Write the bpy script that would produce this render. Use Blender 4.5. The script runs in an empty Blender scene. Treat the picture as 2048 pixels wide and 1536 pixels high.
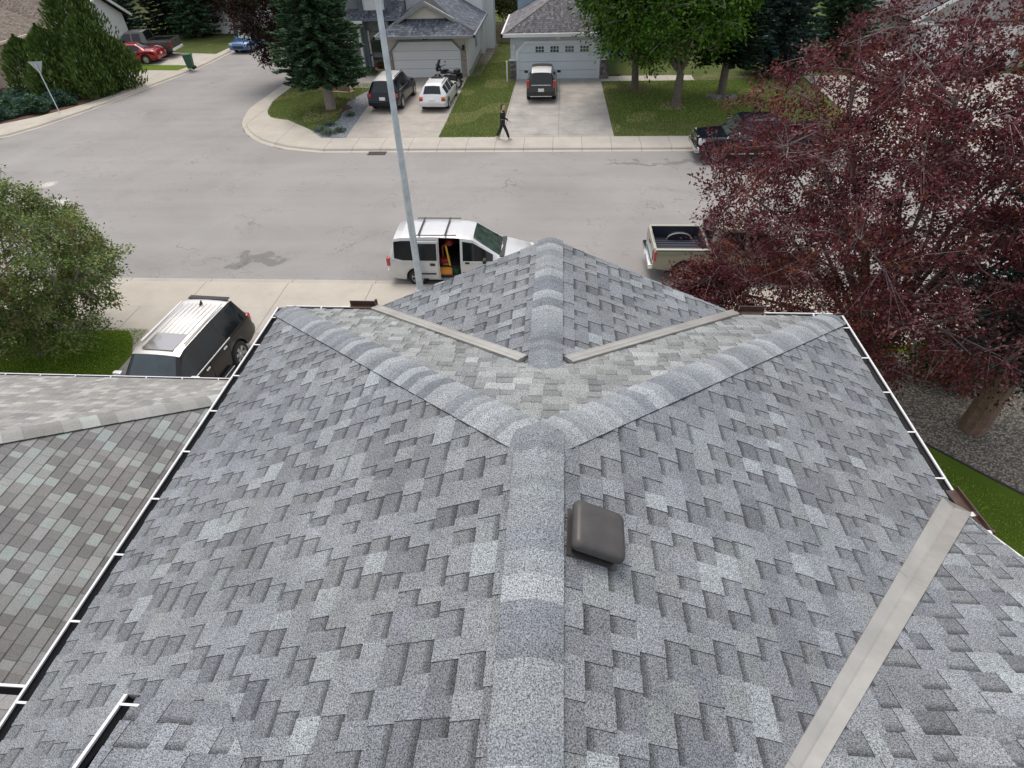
import bpy, bmesh, math, random
import numpy as np
from mathutils import Vector, Matrix
rad = math.radians
random.seed(7)
SC = bpy.context.scene
COL = SC.collection

# ------------------------------------------------------------ camera, sky, sun, exposure
F_PX, TH, YA, RO, CAMH = 1184.0, rad(40.5), rad(5.22), rad(2.07), 10.8
fw = Vector((-math.sin(YA)*math.cos(TH), math.cos(YA)*math.cos(TH), -math.sin(TH)))
rt = Vector((math.cos(YA), math.sin(YA), 0.0))
dn = fw.cross(rt)
cR = rt*math.cos(RO) + dn*math.sin(RO)
cD = -rt*math.sin(RO) + dn*math.cos(RO)
cam = bpy.data.cameras.new('camera')
cam.sensor_width = 36.0
cam.lens = 36.0*F_PX/2048.0
cam.clip_start = 0.05
cam.clip_end = 900.0
camo = bpy.data.objects.new('camera', cam)
COL.objects.link(camo)
M = Matrix((cR, -cD, -fw)).transposed().to_4x4()
M.translation = Vector((0, 0, CAMH))
camo.matrix_world = M
SC.camera = camo

SUN_EL, SUN_AZ = rad(66), rad(-24)      # sun ahead of the camera, slightly to the left
world = bpy.data.worlds.new('World'); SC.world = world; world.use_nodes = True
wn = world.node_tree.nodes; wl = world.node_tree.links
bgn = wn['Background']
sky = wn.new('ShaderNodeTexSky'); sky.sky_type = 'NISHITA'; sky.sun_disc = False
sky.sun_elevation = SUN_EL; sky.sun_rotation = SUN_AZ
sky.air_density = 1.0; sky.dust_density = 4.0; sky.ozone_density = 0.6
mixw = wn.new('ShaderNodeMix'); mixw.data_type = 'RGBA'; mixw.blend_type = 'MULTIPLY'; mixw.inputs[0].default_value = 1.0
mixw.inputs[7].default_value = (1.0, 0.985, 0.93, 1); wl.new(sky.outputs[0], mixw.inputs[6])
cloud = wn.new('ShaderNodeMix'); cloud.data_type = 'RGBA'; cloud.inputs[0].default_value = 0.6     # even cloud cover over the sky
cloud.inputs[7].default_value = (5.15, 5.2, 5.35, 1); wl.new(mixw.outputs[2], cloud.inputs[6]); wl.new(cloud.outputs[2], bgn.inputs[0]); bgn.inputs[1].default_value = 0.15
sl = bpy.data.lights.new('sun', 'SUN'); sl.energy = 1.25; sl.angle = rad(26); sl.color = (1, 0.95, 0.88)
so = bpy.data.objects.new('sun', sl); COL.objects.link(so)
sdir = Vector((math.sin(SUN_AZ)*math.cos(SUN_EL), math.cos(SUN_AZ)*math.cos(SUN_EL), math.sin(SUN_EL)))
so.rotation_euler = sdir.to_track_quat('Z', 'Y').to_euler(); so.location = (0, 20, 40)
SC.view_settings.view_transform = 'Standard'; SC.view_settings.look = 'None'
SC.view_settings.gamma = 1.0; SC.view_settings.exposure = 0.48

# ------------------------------------------------------------ materials
def nodes(name):
    m = bpy.data.materials.new(name); m.use_nodes = True
    nt = m.node_tree; return m, nt.nodes, nt.links, nt.nodes['Principled BSDF']
def c4(c): return (c[0], c[1], c[2], 1.0)
def mathn(n, l, op, a, b=None, clamp=False):
    x = n.new('ShaderNodeMath'); x.operation = op; x.use_clamp = clamp
    for i, v in enumerate((a, b)):
        if v is None: continue
        if isinstance(v, (int, float)): x.inputs[i].default_value = v
        else: l.new(v, x.inputs[i])
    return x.outputs[0]
def mixc(n, l, fac, a, b, mode='MIX'):
    x = n.new('ShaderNodeMix'); x.data_type = 'RGBA'; x.blend_type = mode
    for s, v in ((x.inputs[0], fac), (x.inputs[6], a), (x.inputs[7], b)):
        if isinstance(v, (int, float)): s.default_value = v
        elif isinstance(v, tuple): s.default_value = c4(v)
        else: l.new(v, s)
    return x.outputs[2]
def noise(n, l, co, scale, detail=4, rough=0.6, dist=0.0):
    x = n.new('ShaderNodeTexNoise'); x.inputs['Scale'].default_value = scale
    x.inputs['Detail'].default_value = detail; x.inputs['Roughness'].default_value = rough
    x.inputs['Distortion'].default_value = dist
    l.new(co, x.inputs['Vector']); return x.outputs['Fac']
def ramp(n, l, fac, lo, hi):
    x = n.new('ShaderNodeMapRange'); x.inputs[1].default_value = lo; x.inputs[2].default_value = hi
    l.new(fac, x.inputs[0]); return x.outputs[0]
def coords(n, obj=True):
    t = n.new('ShaderNodeTexCoord'); return t.outputs['Object']
def bumpn(n, l, h, strength, dist, bsdf):
    b = n.new('ShaderNodeBump'); b.inputs['Strength'].default_value = strength
    b.inputs['Distance'].default_value = dist; l.new(h, b.inputs['Height']); l.new(b.outputs[0], bsdf.inputs['Normal'])

def pm(name, col, rough=0.6, metal=0.0, var=0.15, vs=6.0, fine=None, bump=0.0, bs=40.0, coat=0.0, spec=0.5, attr=False, trans=0.0, emit=None):
    m, n, l, b = nodes(name)
    co = coords(n)
    if attr:
        a = n.new('ShaderNodeAttribute'); a.attribute_name = 'Col'; base = a.outputs['Color']
    else: base = col
    f = noise(n, l, co, vs, 5)
    f = ramp(n, l, f, 0.3, 0.7)
    k = n.new('ShaderNodeMapRange'); k.inputs[3].default_value = 1-var; k.inputs[4].default_value = 1+var
    l.new(f, k.inputs[0])
    v = n.new('ShaderNodeCombineColor')
    for i in range(3): l.new(k.outputs[0], v.inputs[i])
    out = mixc(n, l, 1.0, base, v.outputs[0], 'MULTIPLY')
    if fine:
        g = ramp(n, l, noise(n, l, co, fine[0], 2), 0.3, 0.7)
        k2 = n.new('ShaderNodeMapRange'); k2.inputs[3].default_value = 1-fine[1]; k2.inputs[4].default_value = 1+fine[1]
        l.new(g, k2.inputs[0])
        v2 = n.new('ShaderNodeCombineColor')
        for i in range(3): l.new(k2.outputs[0], v2.inputs[i])
        out = mixc(n, l, 1.0, out, v2.outputs[0], 'MULTIPLY')
    l.new(out, b.inputs['Base Color'])
    b.inputs['Roughness'].default_value = rough; b.inputs['Metallic'].default_value = metal
    b.inputs['Coat Weight'].default_value = coat; b.inputs['Coat Roughness'].default_value = 0.05
    b.inputs['Specular IOR Level'].default_value = spec
    if trans: b.inputs['Transmission Weight'].default_value = trans
    if bump: bumpn(n, l, noise(n, l, co, bs, 3), bump, 0.02, b)
    return m

def shingle_mat(name, speck=0.5, scale=190.0, blotch=0.14, tint=(1, 1, 1)):
    m, n, l, b = nodes(name)
    co = coords(n)
    a = n.new('ShaderNodeAttribute'); a.attribute_name = 'Col'
    s = noise(n, l, co, scale, 2, 0.8)
    k = n.new('ShaderNodeMapRange'); k.inputs[1].default_value = 0.36; k.inputs[2].default_value = 0.64
    k.inputs[3].default_value = 1-speck; k.inputs[4].default_value = 1+speck*1.25; l.new(s, k.inputs[0])
    g = noise(n, l, co, 1.6, 5, 0.65)
    k2 = n.new('ShaderNodeMapRange'); k2.inputs[1].default_value = 0.3; k2.inputs[2].default_value = 0.7
    k2.inputs[3].default_value = 1-blotch; k2.inputs[4].default_value = 1+blotch; l.new(g, k2.inputs[0])
    kk = mathn(n, l, 'MULTIPLY', k.outputs[0], k2.outputs[0])
    v = n.new('ShaderNodeCombineColor')
    for i in range(3): l.new(kk, v.inputs[i])
    hue = noise(n, l, co, 0.7, 2)
    t = mixc(n, l, ramp(n, l, hue, 0.4, 0.62), (0.985*tint[0], 1.0*tint[1], 1.02*tint[2]), (1.0*tint[0], 1.0*tint[1], 1.0*tint[2]))
    o = mixc(n, l, 1.0, a.outputs['Color'], v.outputs[0], 'MULTIPLY')
    o = mixc(n, l, 1.0, o, t, 'MULTIPLY')
    l.new(o, b.inputs['Base Color']); b.inputs['Roughness'].default_value = 0.92
    b.inputs['Specular IOR Level'].default_value = 0.25
    bumpn(n, l, s, 0.5, 0.004, b)
    return m

def joints(n, l, co, px, py, ox=0.0, oy=0.0, w=0.012):
    sp = n.new('ShaderNodeSeparateXYZ'); l.new(co, sp.inputs[0])
    out = None
    for ax, p, o in ((0, px, ox), (1, py, oy)):
        if not p: continue
        v = mathn(n, l, 'ADD', sp.outputs[ax], 1000.0*p + o)
        v = mathn(n, l, 'MODULO', v, p)
        d = mathn(n, l, 'SUBTRACT', v, p/2); d = mathn(n, l, 'ABSOLUTE', d)
        d = mathn(n, l, 'SUBTRACT', p/2, d)
        d = mathn(n, l, 'LESS_THAN', d, w)
        out = d if out is None else mathn(n, l, 'MAXIMUM', out, d)
    return out
def concrete(name, col=(0.42, 0.38, 0.33), px=1.5, py=0, ox=0, oy=0, stain=0.12, w=0.014):
    m, n, l, b = nodes(name); co = coords(n)
    f = ramp(n, l, noise(n, l, co, 0.8, 6, 0.7), 0.3, 0.7)
    c = mixc(n, l, f, tuple(x*(1-stain) for x in col), tuple(x*(1+stain*0.8) for x in col))
    g = ramp(n, l, noise(n, l, co, 30, 3), 0.3, 0.7)
    c = mixc(n, l, mathn(n, l, 'MULTIPLY', g, 0.10), c, (0.2, 0.19, 0.17))
    sp = ramp(n, l, noise(n, l, co, 2.3, 4, 0.7), 0.62, 0.72)
    c = mixc(n, l, mathn(n, l, 'MULTIPLY', sp, 0.25), c, tuple(x*0.62 for x in col))
    j = joints(n, l, co, px, py, ox, oy, w) if (px or py) else None
    if j is not None: c = mixc(n, l, mathn(n, l, 'MULTIPLY', j, 0.6), c, (0.10, 0.09, 0.075))
    l.new(c, b.inputs['Base Color']); b.inputs['Roughness'].default_value = 0.9
    b.inputs['Specular IOR Level'].default_value = 0.25
    bumpn(n, l, noise(n, l, co, 60, 3), 0.2, 0.01, b)
    return m

def asphalt(name):
    m, n, l, b = nodes(name); co = coords(n)
    big = ramp(n, l, noise(n, l, co, 0.22, 5, 0.6, 0.6), 0.32, 0.68)
    c = mixc(n, l, big, (0.255, 0.243, 0.235), (0.325, 0.312, 0.302))
    # wheel-worn bands along the street
    mp = n.new('ShaderNodeMapping'); mp.inputs['Scale'].default_value = (0.05, 0.9, 1); l.new(co, mp.inputs[0])
    bands = ramp(n, l, noise(n, l, mp.outputs[0], 1.0, 3, 0.5), 0.35, 0.65)
    c = mixc(n, l, mathn(n, l, 'MULTIPLY', bands, 0.35), c, (0.36, 0.342, 0.33))
    fine = ramp(n, l, noise(n, l, co, 55, 3, 0.8), 0.3, 0.7)
    c = mixc(n, l, mathn(n, l, 'MULTIPLY', fine, 0.22), c, (0.15, 0.145, 0.14))
    # cracks
    dv = n.new('ShaderNodeTexNoise'); dv.inputs['Scale'].default_value = 1.1; dv.inputs['Detail'].default_value = 6
    l.new(co, dv.inputs['Vector'])
    mv = n.new('ShaderNodeVectorMath'); mv.operation = 'SCALE'; mv.inputs[3].default_value = 2.6
    l.new(dv.outputs['Color'], mv.inputs[0])
    av = n.new('ShaderNodeVectorMath'); av.operation = 'ADD'; l.new(co, av.inputs[0]); l.new(mv.outputs[0], av.inputs[1])
    mp2 = n.new('ShaderNodeMapping'); mp2.inputs['Scale'].default_value = (0.12, 0.55, 1); l.new(av.outputs[0], mp2.inputs[0])
    vo = n.new('ShaderNodeTexVoronoi'); vo.feature = 'DISTANCE_TO_EDGE'; vo.inputs['Scale'].default_value = 1.0
    l.new(mp2.outputs[0], vo.inputs['Vector'])
    cr = mathn(n, l, 'LESS_THAN', vo.outputs['Distance'], 0.006)
    gate = ramp(n, l, noise(n, l, co, 0.35, 3), 0.42, 0.50)
    cr = mathn(n, l, 'MULTIPLY', cr, gate)
    c = mixc(n, l, mathn(n, l, 'MULTIPLY', cr, 0.5), c, (0.12, 0.11, 0.10))
    # damp patches with a shape of their own
    sp = n.new('ShaderNodeSeparateXYZ'); l.new(av.outputs[0], sp.inputs[0])
    tot = None
    for (x, y, rx, ry) in ((-9.9, 20.95, 0.85, 0.28), (-10.55, 20.5, 0.35, 0.34), (5.1, 30.75, 1.6, 0.22), (7.3, 31.1, 1.0, 0.3)):
        dx = mathn(n, l, 'DIVIDE', mathn(n, l, 'SUBTRACT', sp.outputs[0], x), rx)
        dy = mathn(n, l, 'DIVIDE', mathn(n, l, 'SUBTRACT', sp.outputs[1], y), ry)
        d = mathn(n, l, 'ADD', mathn(n, l, 'MULTIPLY', dx, dx), mathn(n, l, 'MULTIPLY', dy, dy))
        d = ramp(n, l, d, 1.3, 0.7)
        tot = d if tot is None else mathn(n, l, 'MAXIMUM', tot, d)
    c = mixc(n, l, mathn(n, l, 'MULTIPLY', tot, 0.52), c, (0.11, 0.105, 0.10))
    l.new(c, b.inputs['Base Color']); b.inputs['Roughness'].default_value = 0.9
    b.inputs['Specular IOR Level'].default_value = 0.25
    bumpn(n, l, noise(n, l, co, 80, 3), 0.25, 0.01, b)
    return m

def grass_mat(name, a, c_, dry=None, dryamt=0.0, sc=1.0):
    m, n, l, b = nodes(name); co = coords(n)
    f = ramp(n, l, noise(n, l, co, 0.7*sc, 5, 0.7), 0.3, 0.7)
    c = mixc(n, l, f, a, c_)
    g = ramp(n, l, noise(n, l, co, 45, 3, 0.8), 0.3, 0.7)
    c = mixc(n, l, mathn(n, l, 'MULTIPLY', g, 0.45), c, tuple(x*0.4 for x in a))
    if dry:
        d = ramp(n, l, noise(n, l, co, 0.45*sc, 6, 0.8), 0.54-dryamt, 0.70-dryamt)
        c = mixc(n, l, mathn(n, l, 'MULTIPLY', d, 0.7), c, dry)
    l.new(c, b.inputs['Base Color']); b.inputs['Roughness'].default_value = 0.95
    b.inputs['Specular IOR Level'].default_value = 0.15
    bumpn(n, l, noise(n, l, co, 90, 3), 0.8, 0.03, b)
    return m

def gravel_mat(name, a, b_, scale=28):
    m, n, l, b = nodes(name); co = coords(n)
    vo = n.new('ShaderNodeTexVoronoi'); vo.inputs['Scale'].default_value = scale; l.new(co, vo.inputs['Vector'])
    sp = n.new('ShaderNodeSeparateColor'); l.new(vo.outputs['Color'], sp.inputs[0])
    c = mixc(n, l, sp.outputs[0], a, b_)
    d = ramp(n, l, vo.outputs['Distance'], 0.35, 0.62)
    c = mixc(n, l, mathn(n, l, 'MULTIPLY', d, 0.7), c, tuple(x*0.25 for x in a))
    l.new(c, b.inputs['Base Color']); b.inputs['Roughness'].default_value = 0.9
    inv = mathn(n, l, 'SUBTRACT', 1.0, vo.outputs['Distance'])
    bumpn(n, l, inv, 1.0, 0.03, b)
    return m

def leaf_mat(name, rough=0.8, spec=0.08, sub=0.25):
    m, n, l, b = nodes(name)
    a = n.new('ShaderNodeAttribute'); a.attribute_name = 'Col'
    l.new(a.outputs['Color'], b.inputs['Base Color'])
    b.inputs['Roughness'].default_value = rough; b.inputs['Specular IOR Level'].default_value = spec
    tr = n.new('ShaderNodeBsdfTranslucent'); l.new(a.outputs['Color'], tr.inputs[0])
    mx = n.new('ShaderNodeMixShader'); mx.inputs[0].default_value = sub
    l.new(b.outputs[0], mx.inputs[1]); l.new(tr.outputs[0], mx.inputs[2])
    l.new(mx.outputs[0], n['Material Output'].inputs[0])
    return m

def siding_mat(name, col, pitch=0.11, dark=0.6):
    m, n, l, b = nodes(name); co = coords(n)
    sp = n.new('ShaderNodeSeparateXYZ'); l.new(co, sp.inputs[0])
    v = mathn(n, l, 'MODULO', mathn(n, l, 'ADD', sp.outputs[2], 100.0), pitch)
    j = mathn(n, l, 'LESS_THAN', v, pitch*0.14)
    f = ramp(n, l, noise(n, l, co, 1.3, 4), 0.3, 0.7)
    c = mixc(n, l, f, tuple(x*0.95 for x in col), col)
    c = mixc(n, l, mathn(n, l, 'MULTIPLY', j, 0.8), c, tuple(x*dark for x in col))
    l.new(c, b.inputs['Base Color']); b.inputs['Roughness'].default_value = 0.6
    return m

def block_mat(name, a, b_, mortar, sx=3.0):
    m, n, l, b = nodes(name); co = coords(n)
    vo = n.new('ShaderNodeTexVoronoi'); vo.inputs['Scale'].default_value = sx; l.new(co, vo.inputs['Vector'])
    sp = n.new('ShaderNodeSeparateColor'); l.new(vo.outputs['Color'], sp.inputs[0])
    c = mixc(n, l, sp.outputs[0], a, b_)
    d = ramp(n, l, vo.outputs['Distance'], 0.45, 0.6)
    c = mixc(n, l, d, c, mortar)
    l.new(c, b.inputs['Base Color']); b.inputs['Roughness'].default_value = 0.9
    return m

MT = dict(
    asphalt=asphalt('street_asphalt'),
    walk=concrete('sidewalk_concrete', (0.46, 0.425, 0.375), 1.52, 0, 0.3),
    apron=concrete('kerb_concrete', (0.47, 0.43, 0.37), 3.04, 0, 0.3),
    kerb=concrete('kerb_edge_concrete', (0.41, 0.385, 0.345), 3.04, 0, 0.3, 0, 0.15),
    drive=concrete('driveway_concrete', (0.40, 0.365, 0.325), 0, 3.6, 0, 0.2, 0.2),
    drive2=concrete('second_driveway_concrete', (0.37, 0.35, 0.325), 3.0, 3.4, 0.02, 0.6, 0.26),
    lawn=grass_mat('lawn_grass', (0.085, 0.112, 0.030), (0.12, 0.148, 0.045), (0.30, 0.26, 0.14), -0.02),
    lawnv=grass_mat('lush_lawn_grass', (0.105, 0.165, 0.016), (0.14, 0.215, 0.024)),
    lawnd=grass_mat('dry_lawn_grass', (0.085, 0.105, 0.030), (0.118, 0.138, 0.048), (0.26, 0.22, 0.12), 0.05),
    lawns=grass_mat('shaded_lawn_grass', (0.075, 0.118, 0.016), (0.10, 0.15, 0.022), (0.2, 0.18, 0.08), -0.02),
    soil=grass_mat('ground_grass', (0.05, 0.08, 0.02), (0.07, 0.10, 0.03), (0.12, 0.09, 0.05), 0.1),
    mulch=gravel_mat('bark_mulch', (0.09, 0.045, 0.025), (0.20, 0.11, 0.07), 22),
    gravel=gravel_mat('grey_blue_gravel', (0.20, 0.22, 0.25), (0.36, 0.38, 0.42), 16),
    pebble=gravel_mat('river_pebbles', (0.15, 0.125, 0.10), (0.48, 0.43, 0.36), 20),
    shingle=shingle_mat('grey_shingle_granules', 0.74, 140.0, 0.15),
    shinglen=shingle_mat('taupe_shingle_granules', 0.22, 120.0, 0.08),
    shinglef=shingle_mat('far_shingle_granules', 0.35, 14.0, 0.1),
    gutter=pm('white_gutter_metal', (0.74, 0.73, 0.74), 0.4, 0, 0.05, 3, spec=0.5),
    gutterin=pm('gutter_inside', (0.025, 0.025, 0.028), 0.8),  # shade inside the gutters put into a near-black colour
    brown=pm('brown_sheet_metal', (0.075, 0.042, 0.034), 0.45, 0, 0.25, 14),
    valley=pm('beige_valley_metal', (0.43, 0.41, 0.38), 0.36, 0.5, 0.13, 2.0, fine=(7, 0.06), spec=0.6, bump=0.08, bs=3.5),
    plastic=pm('dark_brown_plastic', (0.058, 0.053, 0.051), 0.42, 0, 0.18, 9, fine=(160, 0.12), spec=0.5),
    black=pm('black_plastic', (0.018, 0.018, 0.02), 0.55, 0, 0.2, 12),
    rubber=pm('tyre_rubber', (0.022, 0.022, 0.023), 0.8, 0, 0.2, 12),
    chrome=pm('chrome', (0.72, 0.72, 0.73), 0.16, 1.0, 0.08, 8),
    alloy=pm('alloy_wheel_metal', (0.52, 0.52, 0.53), 0.3, 0.8, 0.1, 10),
    glass=pm('car_window_glass', (0.008, 0.011, 0.013), 0.08, 0, 0.3, 3, coat=0.0, spec=0.55),
    glassg=pm('greenish_windscreen_glass', (0.05, 0.075, 0.068), 0.05, 0, 0.6, 2.5, coat=1.0, spec=1.0),
    wglass=pm('house_window_glass', (0.03, 0.04, 0.045), 0.08, 0, 0.3, 2, coat=0.5, spec=0.8),
    white=pm('white_trim_paint', (0.74, 0.74, 0.73), 0.5, 0, 0.04, 2),
    plate=pm('licence_plate_enamel', (0.75, 0.75, 0.74), 0.5, 0, 0.03, 2),
    red=pm('tail_lamp_plastic', (0.42, 0.022, 0.022), 0.2, 0, 0.25, 14, coat=0.6),
    amber=pm('amber_lamp_plastic', (0.6, 0.22, 0.05), 0.2, 0, 0.2, 14, coat=0.5),
    lamp=pm('headlamp_plastic', (0.62, 0.64, 0.66), 0.12, 0.2, 0.2, 14, coat=0.7),
    galv=pm('galvanised_pole_metal', (0.50, 0.56, 0.61), 0.5, 0.15, 0.16, 4, fine=(30, 0.06)),
    wood=pm('weathered_wood', (0.33, 0.25, 0.17), 0.8, 0, 0.25, 3, fine=(30, 0.15)),
    bark=pm('grey_brown_bark', (0.13, 0.105, 0.085), 0.9, 0, 0.3, 7, fine=(40, 0.25), bump=0.6, bs=30),
    barkl=pm('pale_twig_bark', (0.24, 0.21, 0.20), 0.85, 0, 0.3, 9, fine=(40, 0.2)),
    barkp=pm('purple_grey_twig_bark', (0.21, 0.165, 0.165), 0.85, 0, 0.3, 9),
    barkr=pm('red_brown_bark', (0.19, 0.125, 0.09), 0.9, 0, 0.3, 6, fine=(30, 0.25), bump=0.6, bs=25),
    leaf=leaf_mat('foliage'),
    needle=leaf_mat('needles', 0.85, 0.06, 0.12),
    skin=pm('skin', (0.58, 0.38, 0.29), 0.55, 0, 0.06, 20),
    clothb=pm('black_cloth', (0.014, 0.015, 0.018), 0.85, 0, 0.25, 20),
    hair=pm('dark_brown_hair', (0.03, 0.019, 0.013), 0.6, 0, 0.3, 40),
    shoe=pm('pale_shoe_leather', (0.5, 0.47, 0.46), 0.6, 0, 0.1, 30),
    iron=pm('rusty_cast_iron', (0.10, 0.075, 0.068), 0.7, 0.2, 0.3, 10),
    cover=pm('worn_manhole_metal', (0.46, 0.44, 0.41), 0.7, 0.1, 0.15, 8, fine=(40, 0.15)),
)
def paint(name, col, metal=0.3, rough=0.3): return pm(name, col, rough, metal, 0.04, 2, fine=(6, 0.03), coat=0.12 if sum(col) < 0.2 else 0.6, spec=0.35 if sum(col) < 0.2 else 0.55)

# ------------------------------------------------------------ object helpers
def tag(o, label=None, cat=None, group=None, kind=None):
    if label: o['label'] = label
    if cat: o['category'] = cat
    if group: o['group'] = group
    if kind: o['kind'] = kind
    return o
def empty(name, loc=(0, 0, 0), rz=0.0, label=None, cat=None, group=None):
    o = bpy.data.objects.new(name, None); COL.objects.link(o); o.empty_display_size = 0.3
    o.location = loc; o.rotation_euler = (0, 0, rz); return tag(o, label, cat, group)
def mobj(name, V, Fc, mat, parent=None, cols=None, smooth=False, mi=None, loc=None, angle=None):
    me = bpy.data.meshes.new(name)
    me.from_pydata([tuple(v) for v in V], [], [tuple(f) for f in Fc]); 
    mats = mat if isinstance(mat, (list, tuple)) else [mat]
    for m in mats: me.materials.append(m)
    if mi is not None: me.polygons.foreach_set('material_index', mi)
    if cols is not None:
        at = me.attributes.new('Col', 'FLOAT_COLOR', 'FACE')
        c = np.ones((len(Fc), 4), dtype=np.float32); c[:, :3] = np.asarray(cols)[:, :3]
        at.data.foreach_set('color', c.ravel())
    if smooth:
        me.polygons.foreach_set('use_smooth', [True]*len(me.polygons))
        if angle: me.set_sharp_from_angle(angle=angle)
    me.update()
    o = bpy.data.objects.new(name, me); COL.objects.link(o)
    if parent: o.parent = parent
    if loc: o.location = loc
    return o
class MB:
    def __init__(s): s.v = []; s.f = []; s.m = []; s.c = []
    def add(s, V, Fc, mi=0, col=None):
        b = len(s.v); s.v += [tuple(x) for x in V]; s.f += [tuple(b+i for i in f) for f in Fc]
        s.m += [mi]*len(Fc); s.c += [col or (1, 1, 1)]*len(Fc)
    def quad(s, a, b, c, d, mi=0, col=None): s.add([a, b, c, d], [(0, 1, 2, 3)], mi, col)
    def box(s, c, d, mi=0, rz=0.0, bev=0.0, col=None, rot=None):
        x, y, z = (k/2 for k in d)
        if bev > 0:
            bm = bmesh.new(); bmesh.ops.create_cube(bm, size=1.0)
            for v in bm.verts: v.co = Vector((v.co.x*d[0], v.co.y*d[1], v.co.z*d[2]))
            bmesh.ops.bevel(bm, geom=list(bm.edges), offset=bev, segments=2, affect='EDGES', profile=0.6)
            bm.verts.index_update()
            V = [v.co.copy() for v in bm.verts]; Fc = [[v.index for v in f.verts] for f in bm.faces]; bm.free()
        else:
            V = [Vector((i*x, j*y, k*z)) for i in (-1, 1) for j in (-1, 1) for k in (-1, 1)]
            Fc = [(0, 1, 3, 2), (4, 6, 7, 5), (0, 4, 5, 1), (2, 3, 7, 6), (0, 2, 6, 4), (1, 5, 7, 3)]
        R = rot if rot is not None else Matrix.Rotation(rz, 3, 'Z')
        s.add([R @ v + Vector(c) for v in V], Fc, mi, col)
    def prism(s, pts, z0, z1, mi=0, axis='z', col=None):
        n = len(pts)
        def P(p, h): return (p[0], p[1], h) if axis == 'z' else ((p[0], h, p[1]) if axis == 'y' else (h, p[0], p[1]))
        V = [P(p, z0) for p in pts] + [P(p, z1) for p in pts]
        Fc = [tuple(range(n))[::-1], tuple(range(n, 2*n))] + [(i, (i+1) % n, n+(i+1) % n, n+i) for i in range(n)]
        s.add(V, Fc, mi, col)
    def tube(s, pts, radii, seg=8, mi=0, cap=True, col=None):
        pts = [Vector(p) for p in pts]
        if not isinstance(radii, (list, tuple)): radii = [radii]*len(pts)
        V = []; up = None
        for i, p in enumerate(pts):
            t = (pts[min(i+1, len(pts)-1)]-pts[max(i-1, 0)]).normalized()
            if up is None:
                up = Vector((0, 0, 1)) if abs(t.z) < 0.9 else Vector((1, 0, 0))
            a = t.cross(up).normalized(); b2 = a.cross(t).normalized(); up = b2
            for k in range(seg):
                an = 2*math.pi*k/seg; V.append(p+(a*math.cos(an)+b2*math.sin(an))*radii[i])
        Fc = []
        for i in range(len(pts)-1):
            for k in range(seg):
                k2 = (k+1) % seg; Fc.append((i*seg+k, i*seg+k2, (i+1)*seg+k2, (i+1)*seg+k))
        if cap: Fc += [tuple(range(seg))[::-1], tuple(range((len(pts)-1)*seg, len(pts)*seg))]
        s.add(V, Fc, mi, col)
    def lathe(s, prof, c=(0, 0, 0), axis='z', seg=20, mi=0, col=None):
        V = []; 
        for (r, h) in prof:
            for k in range(seg):
                a = 2*math.pi*k/seg; x, y = r*math.cos(a), r*math.sin(a)
                p = (x, y, h) if axis == 'z' else ((x, h, y) if axis == 'y' else (h, x, y))
                V.append((p[0]+c[0], p[1]+c[1], p[2]+c[2]))
        Fc = []
        for i in range(len(prof)-1):
            for k in range(seg):
                k2 = (k+1) % seg; Fc.append((i*seg+k, i*seg+k2, (i+1)*seg+k2, (i+1)*seg+k))
        s.add(V, Fc, mi, col)
    def build(s, name, mat, parent=None, smooth=False, angle=rad(35), loc=None, usecol=False):
        return mobj(name, s.v, s.f, mat, parent, s.c if usecol else None, smooth, s.m, loc, angle)
def slab(name, pts, z, mat, kind='structure', z0=-0.04, **kw):
    m = MB(); m.prism(pts, z0, z); o = m.build(name, mat); return tag(o, kind=kind, **kw)
def copy_tree(o, parent=None):
    c = o.copy(); COL.objects.link(c); c.parent = parent
    for ch in list(o.children): copy_tree(ch, c)
    return c
# ------------------------------------------------------------ the ground, street, walks and lawns
def arc(cx, cy, r, a0, a1, n=8): return [(cx+r*math.cos(rad(a0+(a1-a0)*i/n)), cy+r*math.sin(rad(a0+(a1-a0)*i/n))) for i in range(n+1)]
slab('ground', [(-320, -120), (320, -120), (320, 420), (-320, 420)], -0.05, MT['soil'], z0=-0.3)
LCURB = [(-60, 31.3), (-40, 31.5), (-36, 31.9), (-34, 32.6), (-32.6, 33.5), (-31.7, 35.2), (-30.9, 37.8), (-30.35, 39.75), (-29.75, 43.2), (-29.45, 45.2), (-28.8, 48.1), (-28.4, 51), (-28.35, 54.5), (-28.2, 62), (-28.4, 70)]
RCURB = [(-12.4, 31.05), (-13.3, 31.2), (-15.06, 31.7), (-16.6, 32.7), (-17.6, 33.7), (-18.4, 34.8), (-19.2, 36.4), (-19.6, 37.8), (-19.9, 39.4), (-19.8, 44), (-19.3, 50), (-19.0, 58), (-19.3, 70)]
mm = MB()
mm.prism([(-60, 18.0), (60, 18.0), (60, 31.05), (-60, 31.05)], -0.04, 0.0)
mm2 = [(-60, 31.05)] + [(-13.0, 31.05)]
road = mm.build('street_road', MT['asphalt']); tag(road, kind='structure')
side = MB(); side.prism(LCURB[1:][::1] + RCURB[::-1][:-1] + [(-12.4, 31.05), (-40, 31.05)], -0.04, 0.0)
tag(side.build('side_street_road', MT['asphalt']), kind='structure')
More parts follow.
